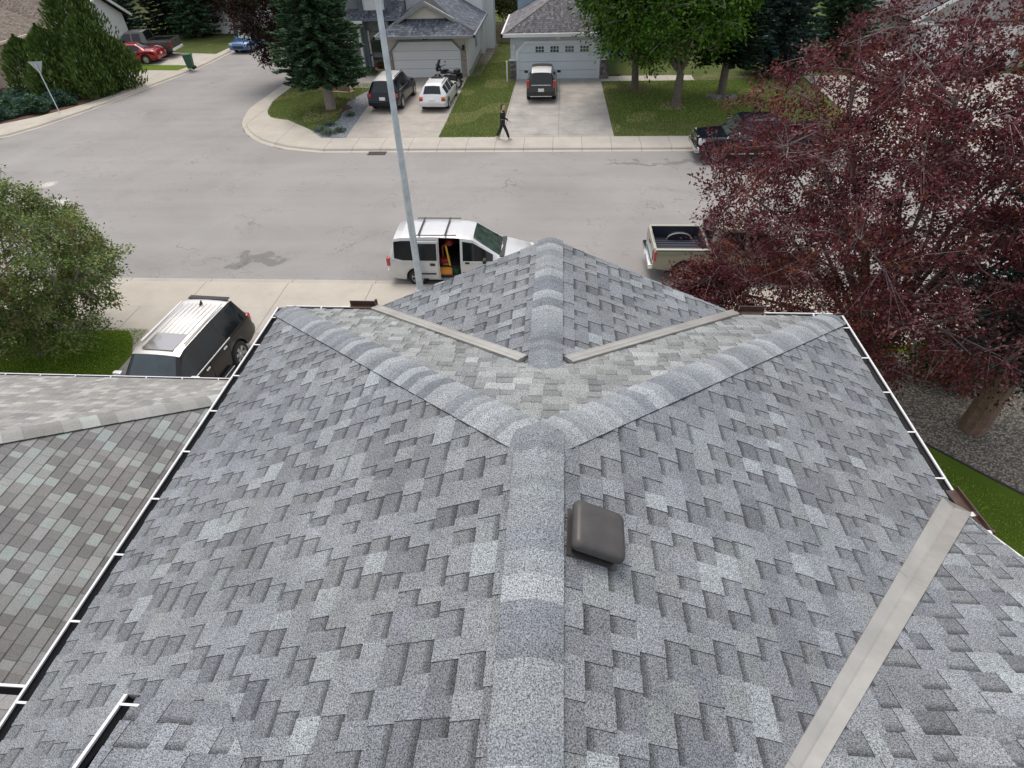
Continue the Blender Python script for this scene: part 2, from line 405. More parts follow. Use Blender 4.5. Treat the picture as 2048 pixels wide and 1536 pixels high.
# near pavement: gutter pan, rolled kerb, boulevard slab, walk
slab('near_gutter_pan', [(-60, 17.78), (60, 17.78), (60, 18.1), (-60, 18.1)], 0.006, MT['kerb'])
kb = MB()
prof = [(17.80, -0.03), (17.80, 0.03), (17.74, 0.09), (17.66, 0.125), (17.5, 0.13), (16.04, 0.135), (16.04, -0.03)]
kb.prism(prof, -60, 60, 0, 'x'); tag(kb.build('near_boulevard_pavement', MT['apron']), kind='structure')
slab('near_pavement', [(-60, 14.62), (60, 14.62), (60, 16.03), (-60, 16.03)], 0.139, MT['walk'])
slab('near_lawn', [(-60, -8), (60, -8), (60, 14.61), (-60, 14.61)], 0.125, MT['lawnv'])
slab('neighbour_driveway', [(-12.75, 2), (-6.4, 2), (-6.4, 14.62), (-13.6, 14.66), (-13.2, 14.2), (-12.75, 13.4)], 0.131, MT['drive'], z0=0.0)
slab('own_driveway', [(-3.3, 2), (2.7, 2), (2.7, 14.61), (-3.3, 14.61)], 0.131, MT['drive'], z0=0.0)
# far pavement
fk = MB()
prof = [(31.05, -0.03), (31.05, 0.008), (31.32, 0.012), (31.36, 0.09), (31.44, 0.125), (33.02, 0.135), (33.02, -0.03)]
fk.prism(prof, -12.6, 60, 0, 'x'); tag(fk.build('far_pavement', MT['walk']), kind='structure')
LAWN_IN = [(-13.15, 33.0), (-14.1, 34.35), (-16.35, 36.4), (-17.6, 36.75), (-18.3, 38.3), (-18.75, 40.4), (-18.7, 44.5), (-18.2, 50), (-17.9, 58), (-18.2, 70)]
cp = MB()
def strip(outer, inner, z0, z1, mb):
    # outer / inner polylines resampled to the same length
    def res(P, n):
        P = [Vector((p[0], p[1])) for p in P]; d = [0]
        for i in range(1, len(P)): d.append(d[-1]+(P[i]-P[i-1]).length)
        out = []
        for k in range(n):
            t = d[-1]*k/(n-1)
            for i in range(1, len(P)):
                if t <= d[i]+1e-9: break
            s_ = (t-d[i-1])/max(d[i]-d[i-1], 1e-9); out.append(P[i-1].lerp(P[i], s_))
        return out
    n = 40; A = res(outer, n); B = res(inner, n)
    V = []
    for a, b in zip(A, B):
        m_ = a.lerp(b, 0.0); d = (b-a).normalized()
        a2 = a+d*0.28; a3 = a2+d*0.06
        V += [(a.x, a.y, -0.03), (a.x, a.y, z0), (a2.x, a2.y, z0+0.004), (a3.x, a3.y, z1-0.03), (a3.x+d.x*0.1, a3.y+d.y*0.1, z1), (b.x, b.y, z1+0.008), (b.x, b.y, -0.03)]
    Fc = []
    for i in range(n-1):
        for k in range(6): Fc.append((i*7+k, i*7+k+1, (i+1)*7+k+1, (i+1)*7+k))
    mb.add(V, Fc)
strip([(-12.6, 31.05)]+RCURB[1:], [(-12.6, 33.02)]+LAWN_IN, 0.008, 0.125, cp)
tag(cp.build('corner_pavement', MT['apron'], smooth=False), kind='structure')
LIN = [(-60, 33.2), (-40, 33.4), (-37, 33.9), (-35.6, 34.6), (-34.4, 35.9), (-32.6, 37.8), (-31.4, 40.6), (-30.9, 42.5), (-30.6, 45.0), (-29.9, 48.2), (-29.3, 51), (-29.2, 54.5), (-29.0, 62), (-29.2, 70)]
lp = MB(); strip(LCURB, LIN, 0.008, 0.125, lp); tag(lp.build('left_pavement', MT['apron']), kind='structure')
# lawns and driveways across the street
Y0 = 33.02
slab('corner_lawn', LAWN_IN[:7] + [(-12.0, 44.5), (-12.0, 38), (-11.9, 33.03)], 0.13, MT['lawnd'], z0=0)
slab('dark_lawn_patch', [(-18.25, 39.0), (-18.6, 41.5), (-18.5, 44), (-16.5, 43.6), (-16.2, 39.0), (-16.9, 37.1), (-17.55, 36.9)], 0.134, MT['lawn'], z0=0.1)
slab('gravel_bed', [(-13.15, 33.06), (-14.05, 34.3), (-13.3, 35.3), (-13.1, 36.5), (-13.4, 38.4), (-13.6, 40.0), (-13.0, 42.2), (-12.1, 42.6), (-12.0, 38.0), (-11.75, 33.06)], 0.142, MT['gravel'], z0=0.05)
slab('left_driveway', [(-11.9, 33.03), (-6.55, 33.03), (-6.55, 45.95), (-12.3, 45.95)], 0.137, MT['drive'], z0=0)
slab('lawn_between_driveways', [(-6.54, 33.03), (-3.2, 33.03), (-3.05, 45.2), (-3.3, 60), (-6.3, 60), (-6.54, 45.9)], 0.133, MT['lawn'], z0=0)
slab('right_driveway', [(-3.19, 33.03), (2.95, 33.03), (2.75, 45.15), (-3.04, 45.15)], 0.137, MT['drive2'], z0=0)
slab('front_lawn', [(2.96, 33.03), (16.2, 33.03), (16.2, 46), (4.4, 46), (2.76, 44.2)], 0.133, MT['lawnd'], z0=0)
slab('entry_path', [(2.78, 44.25), (9, 44.25), (9, 45.6), (2.78, 45.6)], 0.139, MT['walk'], z0=0)
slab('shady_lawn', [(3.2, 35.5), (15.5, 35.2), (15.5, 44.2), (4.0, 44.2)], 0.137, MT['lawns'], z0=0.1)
slab('gravel_strip_by_house', [(-6.35, 46), (-5.7, 46), (-5.2, 58), (-6.2, 58)], 0.14, MT['pebble'], z0=0.05)
slab('far_right_driveway', [(16.3, 33.03), (31, 33.03), (31, 45), (16.3, 45)], 0.137, MT['drive'], z0=0)
for (x, y, r_) in ((4.84, 42.3, 1.15), (6.92, 38.3, 0.5), (-14.2, 38.4, 1.25), (9.95, 40.2, 0.8)):
    slab('mulch_ring', [(x+r_*random.uniform(0.85, 1.1)*math.cos(a*math.pi/9), y+r_*random.uniform(0.8, 1.05)*math.sin(a*math.pi/9)) for a in range(18)], 0.145, MT['mulch'], z0=0.1)
slab('dry_grass_patch', [(-13.2+1.0*math.cos(a*math.pi/8)*random.uniform(.8, 1.2), 38.2+1.7*math.sin(a*math.pi/8)*random.uniform(.8, 1.2)) for a in range(16)], 0.138, MT['lawnd'], z0=0.1)
# left side of the side street
slab('juniper_bed', [(-60, 33.3), (-40, 33.5), (-37, 34.0), (-35.6, 34.7), (-34.4, 36.0), (-32.6, 37.9), (-31.45, 40.6), (-30.95, 42.5), (-30.65, 44.4), (-33, 44.6), (-60, 47)], 0.12, MT['mulch'], z0=0)
slab('first_side_driveway', [(-30.6, 44.5), (-29.75, 49.0), (-44, 50.2), (-44, 44.6)], 0.134, MT['walk'], z0=0)
slab('side_lawn_strip', [(-29.74, 49.01), (-29.35, 50.6), (-44, 52.2), (-44, 50.21)], 0.138, MT['lawnv'], z0=0)
slab('second_side_driveway', [(-29.34, 50.61), (-29.2, 54.6), (-44, 57.5), (-44, 52.21)], 0.134, MT['walk'], z0=0)
slab('side_lawn', [(-29.19, 54.61), (-29.1, 70), (-70, 75), (-70, 60), (-44, 57.51)], 0.13, MT['lawn'], z0=0)
slab('corner_back_lawn', [(-18.69, 44.51), (-18.2, 70), (-12.8, 70), (-12.8, 44.51)], 0.13, MT['lawn'], z0=0)
slab('front_step_path', [(-15.8, 43.3), (-12.35, 43.3), (-12.35, 46.5), (-15.8, 46.5)], 0.145, MT['drive2'], z0=0.05)
slab('back_yards', [(-12.79, 46.01), (-6.43, 58), (-6.3, 60.01), (-3.0, 60.01), (2.9, 46.01), (16.2, 46.01), (16.2, 45.01), (60, 45.01), (60, 110), (-12.79, 110)], 0.128, MT['lawn'], z0=0)
slab('right_lawn', [(31.01, 33.03), (60, 33.03), (60, 45), (31.01, 45)], 0.128, MT['lawn'], z0=0)
# bed beside our house
slab('pebble_bed', [(7.2, 6.5), (20, 4.0), (20, 14.2), (8.6, 14.2), (7.9, 12.6), (8.2, 11)], 0.133, MT['pebble'], z0=0.05)
slab('curved_lawn_edge', [(6.6, 0), (14, 0), (11.6, 7.6), (10.6, 8.9), (9.9, 9.6), (9.3, 10.25), (8.6, 11.0), (7.8, 11.6), (6.6, 12.2)], 0.139, MT['lawnv'], z0=0.05)
edg = MB(); ep = [(14, 4.5), (12.4, 6.6), (11.6, 7.6), (10.6, 8.9), (9.9, 9.6), (9.3, 10.25), (8.6, 11.0), (7.8, 11.6)]
edg.tube([(x, y, 0.14) for x, y in ep], 0.03, 6); edg.build('lawn_edging', MT['black']); tag(bpy.data.objects['lawn_edging'], 'thin black strip edging between the pebbles and the curved lawn beside the roof', 'edging')
# manholes and drain
for i, (x, y, lb) in enumerate(((-24.9, 26.8, 'round pale manhole cover in the road, the one nearer the side street'), (-22.9, 24.7, 'round pale manhole cover in the road, the one nearer the leafy green tree'))):
    e = empty('manhole_cover', (x, y, 0), 0, lb, 'manhole cover', 'manhole covers in the left part of the road')
    a = MB(); a.lathe([(0, 0.022), (0.27, 0.022), (0.30, 0.016), (0.31, 0.006)], seg=28); a.build('lid', MT['cover'], e)
    a = MB(); a.lathe([(0.315, 0.004), (0.33, 0.018), (0.42, 0.014), (0.44, 0.003)], seg=28); a.build('frame', MT['kerb'], e)
e = empty('storm_drain', (-9.5, 30.92, 0), 0, 'rusty slotted storm drain grate at the far kerb behind the lamp pole', 'storm drain')
a = MB()
for k in range(9): a.box((-0.44+k*0.11, 0, 0.018), (0.045, 0.42, 0.02))
a.box((0, 0.21, 0.018), (0.98, 0.035, 0.024)); a.box((0, -0.21, 0.018), (0.98, 0.035, 0.024)); a.build('grate', MT['iron'], e)
a = MB(); a.box((0, 0, 0.006), (0.96, 0.4, 0.008)); a.build('pit', MT['gutterin'], e)
# ------------------------------------------------------------ shingled roofs, built course by course
def clip(poly, P):
    # Sutherland-Hodgman: poly = [(u,v,h)], P convex counter-clockwise polygon in (u,v)
    out = poly
    for i in range(len(P)):
        ax, ay = P[i]; bx, by = P[(i+1) % len(P)]
        ex, ey = bx-ax, by-ay
        inp = out; out = []
        if not inp: return []
        dd = [ex*(p[1]-ay)-ey*(p[0]-ax) for p in inp]
        for k in range(len(inp)):
            p, q = inp[k], inp[(k+1) % len(inp)]; d0, d1 = dd[k], dd[(k+1) % len(inp)]
            if d0 >= -1e-9: out.append(p)
            if (d0 > 1e-9 and d1 < -1e-9) or (d0 < -1e-9 and d1 > 1e-9):
                t = d0/(d0-d1); out.append(tuple(p[j]+(q[j]-p[j])*t for j in range(3)))
    return out if len(out) >= 3 else []
OURS = [((0.245, 0.264, 0.276), 8), ((0.202, 0.214, 0.228), 40), ((0.182, 0.192, 0.206), 34), ((0.155, 0.163, 0.177), 11), ((0.196, 0.207, 0.213), 10)]
NEIGH = [((0.188, 0.183, 0.18), 30), ((0.222, 0.218, 0.213), 24), ((0.25, 0.258, 0.25), 20), ((0.29, 0.318, 0.306), 18), ((0.162, 0.158, 0.156), 12), ((0.29, 0.29, 0.285), 8)]
FARG = [((0.08, 0.09, 0.108), 30), ((0.105, 0.116, 0.136), 30), ((0.055, 0.064, 0.08), 20), ((0.15, 0.16, 0.178), 8)]
FARB = [((0.10, 0.097, 0.104), 30), ((0.13, 0.125, 0.132), 30), ((0.078, 0.076, 0.082), 20), ((0.18, 0.172, 0.175), 8)]
BROWN = [((0.17, 0.14, 0.115), 30), ((0.21, 0.175, 0.145), 30), ((0.13, 0.105, 0.09), 20)]
def pick(pal, rng):
    t = rng.random()*sum(w for _, w in pal)
    for c, w in pal:
        t -= w
        if t <= 0: break
    k = rng.uniform(0.93, 1.07); return tuple(x*k for x in c)
def shingles(mb, O, plan, pal, style='laminate', expo=0.155, seed=1, uax=None):
    """plan = list of 3D corner points (planar, convex) given counter-clockwise seen from above; courses run across the slope."""
    rng = random.Random(seed)
    P3 = [Vector(p) for p in plan]
    nrm = Vector((0, 0, 0))
    for i in range(len(P3)):
        a, b = P3[i], P3[(i+1) % len(P3)]; nrm += a.cross(b)
    nrm.normalize()
    if nrm.z < 0: nrm = -nrm; P3 = P3[::-1]
    u = Vector((0, 0, 1)).cross(nrm).normalized()      # along the eave
    v = nrm.cross(u).normalized()                      # up the slope
    if v.z < 0: u = -u; v = -v
    O = Vector(O)
    P = [((p-O).dot(u), (p-O).dot(v)) for p in P3]
    ar = sum(P[i][0]*P[(i+1) % len(P)][1]-P[(i+1) % len(P)][0]*P[i][1] for i in range(len(P)))
    if ar < 0: P = P[::-1]
    u0, u1 = min(p[0] for p in P), max(p[0] for p in P)
    v0, v1 = min(p[1] for p in P), max(p[1] for p in P)
    def put(q, col):
        c = clip(q, P)
        if not c: return
        mb.add([O+u*a+v*b+nrm*h for a, b, h in c], [tuple(range(len(c)))], 0, col)
    def quad(a0, a1, b0, b1, h0, h1, col): put([(a0, b0, h0), (a1, b0, h0), (a1, b1, h1), (a0, b1, h1)], col)
    n = int(math.ceil((v1-v0)/expo))
    lam = style == 'laminate'
    for k in range(n):
        b0 = v0+k*expo; b1 = b0+expo
        x = u0-rng.uniform(0, 0.6); tooth = rng.random() < .5
        while x < u1:
            if lam:
                w = rng.choice((0.09, 0.12, 0.15, 0.19, 0.26)) if tooth else rng.choice((0.09, 0.11, 0.14, 0.17, 0.20))
            else: w = rng.choice((0.10, 0.13, 0.16, 0.16, 0.20))
            w *= rng.uniform(0.9, 1.1)
            col = pick(pal, rng)
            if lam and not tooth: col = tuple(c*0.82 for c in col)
            e0, e1 = max(x, u0-0.01), min(x+w, u1+0.01)
            if e1 > e0:
                if lam:
                    if tooth:
                        H0, H1 = 0.0125, 0.0055
                        quad(e0, e1, b0, b1, H0, H1, col)
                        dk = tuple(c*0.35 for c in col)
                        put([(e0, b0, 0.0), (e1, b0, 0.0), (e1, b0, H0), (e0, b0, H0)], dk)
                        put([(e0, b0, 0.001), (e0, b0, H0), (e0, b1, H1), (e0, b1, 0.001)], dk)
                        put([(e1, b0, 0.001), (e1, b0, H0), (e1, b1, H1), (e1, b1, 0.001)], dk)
                    else:
                        H0, H1 = 0.0065, 0.001
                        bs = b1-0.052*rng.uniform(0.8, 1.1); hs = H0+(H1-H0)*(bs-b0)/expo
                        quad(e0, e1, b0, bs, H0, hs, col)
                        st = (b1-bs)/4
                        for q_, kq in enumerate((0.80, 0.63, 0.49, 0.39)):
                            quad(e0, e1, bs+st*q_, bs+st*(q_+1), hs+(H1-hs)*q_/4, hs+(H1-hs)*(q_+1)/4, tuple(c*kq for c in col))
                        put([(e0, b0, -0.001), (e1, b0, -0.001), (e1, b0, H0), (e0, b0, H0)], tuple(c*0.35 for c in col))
                else:
                    t = 0.006+rng.uniform(-0.0015, 0.0015)
                    quad(e0+0.004, e1-0.004, b0, b1-0.014, t, 0.002, col); quad(e0-0.004, e0+0.004, b0, b1-0.014, t-0.0005, 0.0015, tuple(c*0.72 for c in col))
                    quad(e0, e1, b1-0.014, b1, 0.002, 0.001, tuple(c*0.55 for c in col))
                    put([(e0, b0, -0.001), (e1, b0, -0.001), (e1, b0, t), (e0, b0, t)], tuple(c*0.4 for c in col))
            x += w; tooth = not tooth
    # underside sheet so that light never leaks through
    mb.add([p-nrm*0.012 for p in P3], [tuple(range(len(P3)))], 0, (0.05, 0.05, 0.05))
def caps(mb, A, B, n1, n2, pal, half=0.155, expo=0.15, seed=1, lift=0.012, rnd=0.045, band=0.45, blend=True, plight=0.3):
    """ridge caps laid from A (low or far end) to B; n1, n2 = normals of the two planes"""
    rng = random.Random(seed); A = Vector(A); B = Vector(B); L = (B-A).length; t = (B-A)/L
    n1 = Vector(n1).normalized(); n2 = Vector(n2).normalized(); up = (n1+n2).normalized()
    s1 = n1.cross(t).normalized(); s2 = n2.cross(t).normalized()
    if s1.z > 0: s1 = -s1
    if s2.z > 0: s2 = -s2
    if s1.dot(s2) > 0.999: s2 = -s1
    ts = [-1, -.82, -.62, -.42, -.25, -.1, 0, .1, .25, .42, .62, .82, 1]
    def ring(c, off):
        out = []
        for q in ts:
            d = abs(q)*half; s = s1 if q < 0 else s2; nn = n1 if q < 0 else n2
            w = min(1, d/(rnd*2)); nv = (up*(1-w)+nn*w).normalized()
            p = c+s*d+nv*off
            # round the fold
            drop = -s.dot(up); sag = drop*(math.sqrt(d*d+rnd*rnd)-rnd)-drop*d
            out.append(p-up*sag-up*0.0+up*0.0)
        return out
    k = 0; N = int(math.ceil(L/expo)); prev = None
    for k in range(N):
        a = A+t*(k*expo); b = A+t*min((k+1)*expo+0.004, L)
        if k == N-1: b = A+t*L
        lt = rng.random() < plight
        base = ((0.275, 0.292, 0.305) if lt else rng.choice([(0.23, 0.245, 0.258), (0.19, 0.205, 0.222), (0.16, 0.172, 0.19), (0.215, 0.23, 0.242)])) if pal is None else pick(pal, rng)
        r0, r1, r2 = ring(a, lift+0.007), ring(a.lerp(b, band), lift+0.004), ring(b, lift+0.001)
        V = r0+r1+r2; m = len(ts); Fc = []; cs = []
        kk = rng.uniform(0.84, 1.0) if blend else 1.0; c2 = tuple(x*kk for x in base)
        for i in range(m-1):
            Fc.append((i, i+1, m+i+1, m+i)); cs.append(base)
            Fc.append((m+i, m+i+1, 2*m+i+1, 2*m+i)); cs.append(c2)
        bidx = len(mb.v); mb.v += [tuple(x) for x in V]
        for f, c in zip(Fc, cs): mb.f.append(tuple(bidx+i for i in f)); mb.m.append(0); mb.c.append(c)
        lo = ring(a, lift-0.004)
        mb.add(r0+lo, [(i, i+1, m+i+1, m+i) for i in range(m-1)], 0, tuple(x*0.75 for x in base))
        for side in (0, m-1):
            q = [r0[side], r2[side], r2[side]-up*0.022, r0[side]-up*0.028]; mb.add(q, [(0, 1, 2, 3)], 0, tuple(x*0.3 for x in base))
def gutter(name, parent, A, B, outn, mat=None, straps=0.6, w=0.115, off0=0.3, lip=0.022, strapname='gutter_strap'):
    """open gutter from A to B (back edge at the eave); outn = horizontal outward direction"""
    A = Vector(A); B = Vector(B); t = (B-A).normalized(); L = (B-A).length; o = Vector(outn).normalized(); z = Vector((0, 0, 1))
    prof = [(0.0, 0.0), (0.0, -0.10), (0.065, -0.10), (w-0.005, -0.045), (w, 0.0), (w-lip, 0.004), (w-lip, -0.012), (w-0.018, -0.014), (w-0.014, -0.04), (0.060, -0.092), (0.006, -0.092), (0.006, 0.0)]
    V = []
    for c in (A, B): V += [c+o*x+z*y for x, y in prof]
    n = len(prof)
    m = MB()
    for i in range(n-1):
        m.add([V[i], V[i+1], V[n+i+1], V[n+i]], [(0, 1, 2, 3)], 1 if i >= 6 else 0)
    m.add([V[i] for i in range(5)], [(0, 1, 2, 3, 4)], 0); m.add([V[n+i] for i in range(5)], [(0, 1, 2, 3, 4)], 0)
    g = m.build(name, [mat or MT['gutter'], MT['gutterin']], parent)
    d = off0
    while d < L-0.1:
        c = A+t*d; s = MB(); q = 0.0085
        s.add([c-t*q+z*0.004-o*0.03, c+t*q+z*0.004-o*0.03, c+t*q+z*0.006+o*(w-0.01), c-t*q+z*0.006+o*(w-0.01),
               c-t*q-o*0.03, c+t*q-o*0.03, c+t*q+z*0.001+o*(w-0.01), c-t*q+z*0.001+o*(w-0.01)], [(0, 1, 2, 3), (4, 7, 6, 5), (0, 4, 5, 1), (3, 2, 6, 7), (0, 3, 7, 4), (1, 5, 6, 2)])
        s.build(strapname, mat or MT['gutter'], g); d += straps
    return g

# ---- our own house: hip roof, front gable, right gable
EZ = 6.415; XL, XR, YF = -3.72, 3.62, 6.60; RX, RY, RZ = -0.08, 2.64, 8.07
mLs, mRs, mF = (RZ-EZ)/(RX-XL), (RZ-EZ)/(XR-RX), (RZ-EZ)/(YF-RY)
YB = -6.0
house = empty('house', (0, 0, 0), 0, 'nearest house seen from above its grey shingled hip roof with white gutters', 'house')
roof = MB()
A_ = (-0.075, 4.10, RZ-mF*(4.10-RY)); GZ = A_[2]
GL, GR = -2.42, 2.33
def zl(x): return RZ-mLs*(RX-x)
def zr(x): return RZ-mRs*(x-RX)
e = 0.05
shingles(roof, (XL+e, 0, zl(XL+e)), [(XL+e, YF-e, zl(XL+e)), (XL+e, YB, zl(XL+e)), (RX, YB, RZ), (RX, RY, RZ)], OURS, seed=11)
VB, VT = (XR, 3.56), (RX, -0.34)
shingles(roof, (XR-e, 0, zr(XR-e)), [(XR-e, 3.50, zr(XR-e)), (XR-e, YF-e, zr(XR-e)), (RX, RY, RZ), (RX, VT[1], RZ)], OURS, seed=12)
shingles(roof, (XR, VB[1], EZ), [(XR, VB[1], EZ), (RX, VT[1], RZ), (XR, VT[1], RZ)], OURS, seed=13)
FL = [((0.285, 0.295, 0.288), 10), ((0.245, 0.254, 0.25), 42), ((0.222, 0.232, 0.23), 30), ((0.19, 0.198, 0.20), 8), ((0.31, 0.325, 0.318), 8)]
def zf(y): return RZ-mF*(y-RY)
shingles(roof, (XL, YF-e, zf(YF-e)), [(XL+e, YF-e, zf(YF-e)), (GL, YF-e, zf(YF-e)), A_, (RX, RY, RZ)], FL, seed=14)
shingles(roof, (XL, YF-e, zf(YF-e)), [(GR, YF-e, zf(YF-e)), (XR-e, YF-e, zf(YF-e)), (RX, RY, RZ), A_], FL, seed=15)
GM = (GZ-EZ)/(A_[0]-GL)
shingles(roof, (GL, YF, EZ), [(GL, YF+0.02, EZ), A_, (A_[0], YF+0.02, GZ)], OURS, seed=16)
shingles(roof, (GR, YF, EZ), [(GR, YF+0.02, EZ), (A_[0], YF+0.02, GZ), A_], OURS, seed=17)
# raised cross gable at the near left, its slope facing the street
PX0, PX1, PY, pz0, pm_ = -2.33, -0.75, 1.25, 7.30, 0.40
xi = lambda y: RX-(RZ-(pz0+pm_*(PY-y)))/mLs
YP = -0.6
shingles(roof, (PX0, PY, pz0), [(PX0, PY, pz0), (PX0+0.22, YP, pz0+pm_*(PY-YP)), (xi(YP)-0.02, YP, pz0+pm_*(PY-YP)), (xi(PY)-0.02, PY, pz0)], OURS, seed=18)
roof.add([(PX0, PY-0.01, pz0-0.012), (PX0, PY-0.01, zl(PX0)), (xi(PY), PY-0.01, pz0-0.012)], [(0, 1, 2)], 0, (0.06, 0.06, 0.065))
roof.add([(PX0+0.01, PY-0.01, pz0-0.012), (PX0+0.01, PY-0.01, zl(PX0)), (PX0+0.01, YP, zl(PX0)), (PX0+0.01, YP, pz0-0.012+pm_*(PY-YP))], [(0, 1, 2, 3)], 0, (0.02, 0.02, 0.025))  # both walls under the gable coloured near black for the shadow there
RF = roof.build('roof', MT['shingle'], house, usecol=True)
nL = (-mLs, 0, 1); nR = (mRs, 0, 1); nF = (0, mF, 1)
cb = MB(); caps(cb, (RX, RY+0.05, RZ+0.004), (RX, YB, RZ+0.004), nL, nR, None, half=0.165, seed=3, lift=0.017, plight=0.14, expo=0.145); cb.build('ridge_cap', MT['shingle'], RF, usecol=True, smooth=True)
for nm, (cx, n1, sd) in {'l': (XL+e, nL, 5), 'r': (XR-e, nR, 9)}.items():
    c = MB(); caps(c, (cx, YF-e, EZ+0.02), (RX, RY+0.02, RZ-0.006), n1, nF, None, half=0.165, seed=sd, lift=0.009, plight=0.34, expo=0.142); c.build('hip_cap', MT['shingle'], RF, usecol=True, smooth=True)
c = MB(); caps(c, (A_[0], YF+0.03, GZ), (A_[0], A_[1]-0.10, GZ), (-GM, 0, 1), (GM, 0, 1), None, half=0.165, seed=24, plight=0.2); c.build('gable_ridge_cap', MT['shingle'], RF, usecol=True, smooth=True)
jm = MB(); jr = []
for k, rr_ in enumerate((0.0, 0.07, 0.15, 0.21)):
    ring_ = []
    for q in range(24):
        a = 2*math.pi*q/24; x, y = RX+rr_*math.cos(a), RY+rr_*math.sin(a)
        soft = math.sqrt(rr_*rr_+0.003)-0.055
        zz = min(zl(x), zr(x), zf(y), RZ) + (0.030, 0.032, 0.032, 0.014)[k]
        ring_.append((x, y, zz))
    jr.append(ring_)
for k in range(3):
    for q in range(24): jm.quad(jr[k][q], jr[k][(q+1) % 24], jr[k+1][(q+1) % 24], jr[k+1][q], 0, (0.20, 0.215, 0.23))
jm.build('hip_junction_cap', MT['shingle'], RF, usecol=True, smooth=True, angle=rad(80))
# valley flashings
def valley(A, B, n1, n2, w, lift=0.016, w2=None):
    w2 = w2 or w; w1 = w
    A = Vector(A); B = Vector(B); t = (B-A).normalized(); m = MB()
    n1 = Vector(n1).normalized(); n2 = Vector(n2).normalized(); up = (n1+n2).normalized()
    s1 = n1.cross(t).normalized(); s2 = n2.cross(t).normalized()
    if s1.z < 0: s1 = -s1
    if s2.z < 0: s2 = -s2
    bar = w < 0.1
    def R(c, w):
        if bar: return [c+s1*w, c+s1*w+up*0.034, c+s1*w*0.5+up*0.046, c+up*0.050, c+s2*w*0.5+up*0.046, c+s2*w+up*0.034, c+s2*w]
        return [c+s1*w+n1*0.002, c+s1*w+n1*lift, c+s1*0.018+n1*(lift+0.002), c+up*(lift+0.001), c+s2*0.018+n2*(lift+0.002), c+s2*w+n2*lift, c+s2*w+n2*0.002]
    N = 14; rows = [R(A.lerp(B, i/N), w1+(w2-w1)*i/N) for i in range(N+1)]
    for i in range(N):
        for k in range(6): m.quad(rows[i][k], rows[i][k+1], rows[i+1][k+1], rows[i+1][k])
    m.add(rows[0], [tuple(range(7))]); m.add(rows[-1], [tuple(range(7))])
    return m.build('valley_flashing', MT['valley'], RF)
valley((GL+0.02, YF-0.04, EZ+0.02), (A_[0]-0.20, A_[1]+0.20*(YF-A_[1])/(A_[0]-GL), GZ-0.20*GM), (-GM, 0, 1), nF, 0.062)
valley((GR-0.02, YF-0.04, EZ+0.02), (A_[0]+0.20, A_[1]+0.20*(YF-A_[1])/(GR-A_[0]), GZ-0.20*GM), (GM, 0, 1), nF, 0.062)
valley((XR-0.05, 3.52, EZ+0.024), (0.30, 0.06, RZ-mRs*0.38), nR, (0, 0.424, 1), 0.125, w2=0.045)
for f_ in (0.30, 0.72):
    a_ = Vector((XR-0.05, 3.52, EZ+0.024)).lerp(Vector((0.30, 0.06, RZ-mRs*0.38)), f_); t_ = (Vector((0.30, 0.06, RZ-mRs*0.38))-Vector((XR-0.05, 3.52, EZ+0.024))).normalized()
    ww = 0.125-0.08*f_; sm = MB()
    for nn in (Vector(nR).normalized(), Vector((0, 0.424, 1)).normalized()):
        sd_ = nn.cross(t_).normalized(); sd_ = sd_ if sd_.z > 0 else -sd_
        q0, q1 = a_+nn*0.0185, a_+sd_*ww+nn*0.0185
        sm.add([q0, q1, q1+t_*0.006, q0+t_*0.006, q0-nn*0.003, q1-nn*0.003, q1+t_*0.006-nn*0.003, q0+t_*0.006-nn*0.003], [(0, 1, 2, 3), (0, 4, 5, 1), (3, 2, 6, 7), (0, 3, 7, 4), (1, 5, 6, 2)])
    sm.build('valley_seam', MT['valley'], RF)
# gutters (each a part, straps below them)
gz = EZ-0.004
gutter('gutter', RF, (XL+0.035, YF+0.02, gz), (XL+0.035, YB, gz), (-1, 0, 0), off0=0.25, straps=0.61)
gutter('gutter', RF, (XR-0.035, YF+0.02, gz), (XR-0.035, 3.30, gz), (1, 0, 0), off0=0.28, straps=0.61)
gutter('gutter', RF, (XL+0.04, YF-0.03, gz), (GL+0.02, YF-0.03, gz), (0, 1, 0), off0=0.5, straps=0.62, w=0.10)
gutter('gutter', RF, (GR-0.02, YF-0.03, gz), (XR-0.04, YF-0.03, gz), (0, 1, 0), off0=0.4, straps=0.62, w=0.10)
# sloping white edge of the right gable with its dark gap
gutter('rake_edge', RF, (XR-0.01, 3.34, EZ+0.03), (XR+0.20, 0.1, EZ+0.03+1.30), (1, 0.06, 0), off0=0.45, straps=0.7, w=0.10, strapname='rake_strap')
gutter('upper_gutter', RF, (PX0+0.01, PY+0.02, pz0-0.006), (PX0+0.23, YP, pz0-0.006+pm_*(PY-YP)), (-1, 0, 0), off0=0.07, straps=1.4, w=0.10)
# brown splash guards at the valley mouths
def guard(pts, h, t=0.006, endh=0.0):
    m = MB()
    for i in range(len(pts)-1):
        a, b = Vector(pts[i]), Vector(pts[i+1]); d = (b-a).normalized(); s = Vector((-d.y, d.x, 0))*t
        m.add([a-s, b-s, b+s, a+s, a-s+Vector((0, 0, h)), b-s+Vector((0, 0, h)), b+s+Vector((0, 0, h)), a+s+Vector((0, 0, h))],
              [(0, 3, 2, 1), (4, 5, 6, 7), (0, 1, 5, 4), (1, 2, 6, 5), (2, 3, 7, 6), (3, 0, 4, 7)])
    return m
zg = gz+0.006
g = guard([(GL-0.36, YF+0.07, zg), (GL-0.02, YF+0.07, zg), (GL+0.03, YF-0.01, zg)], 0.085)
g.box((GL+0.01, YF+0.055, zg+0.06), (0.03, 0.03, 0.12)); g.box((GL-0.18, YF+0.03, zg+0.012), (0.36, 0.07, 0.004)); g.build('splash_guard', MT['brown'], RF)
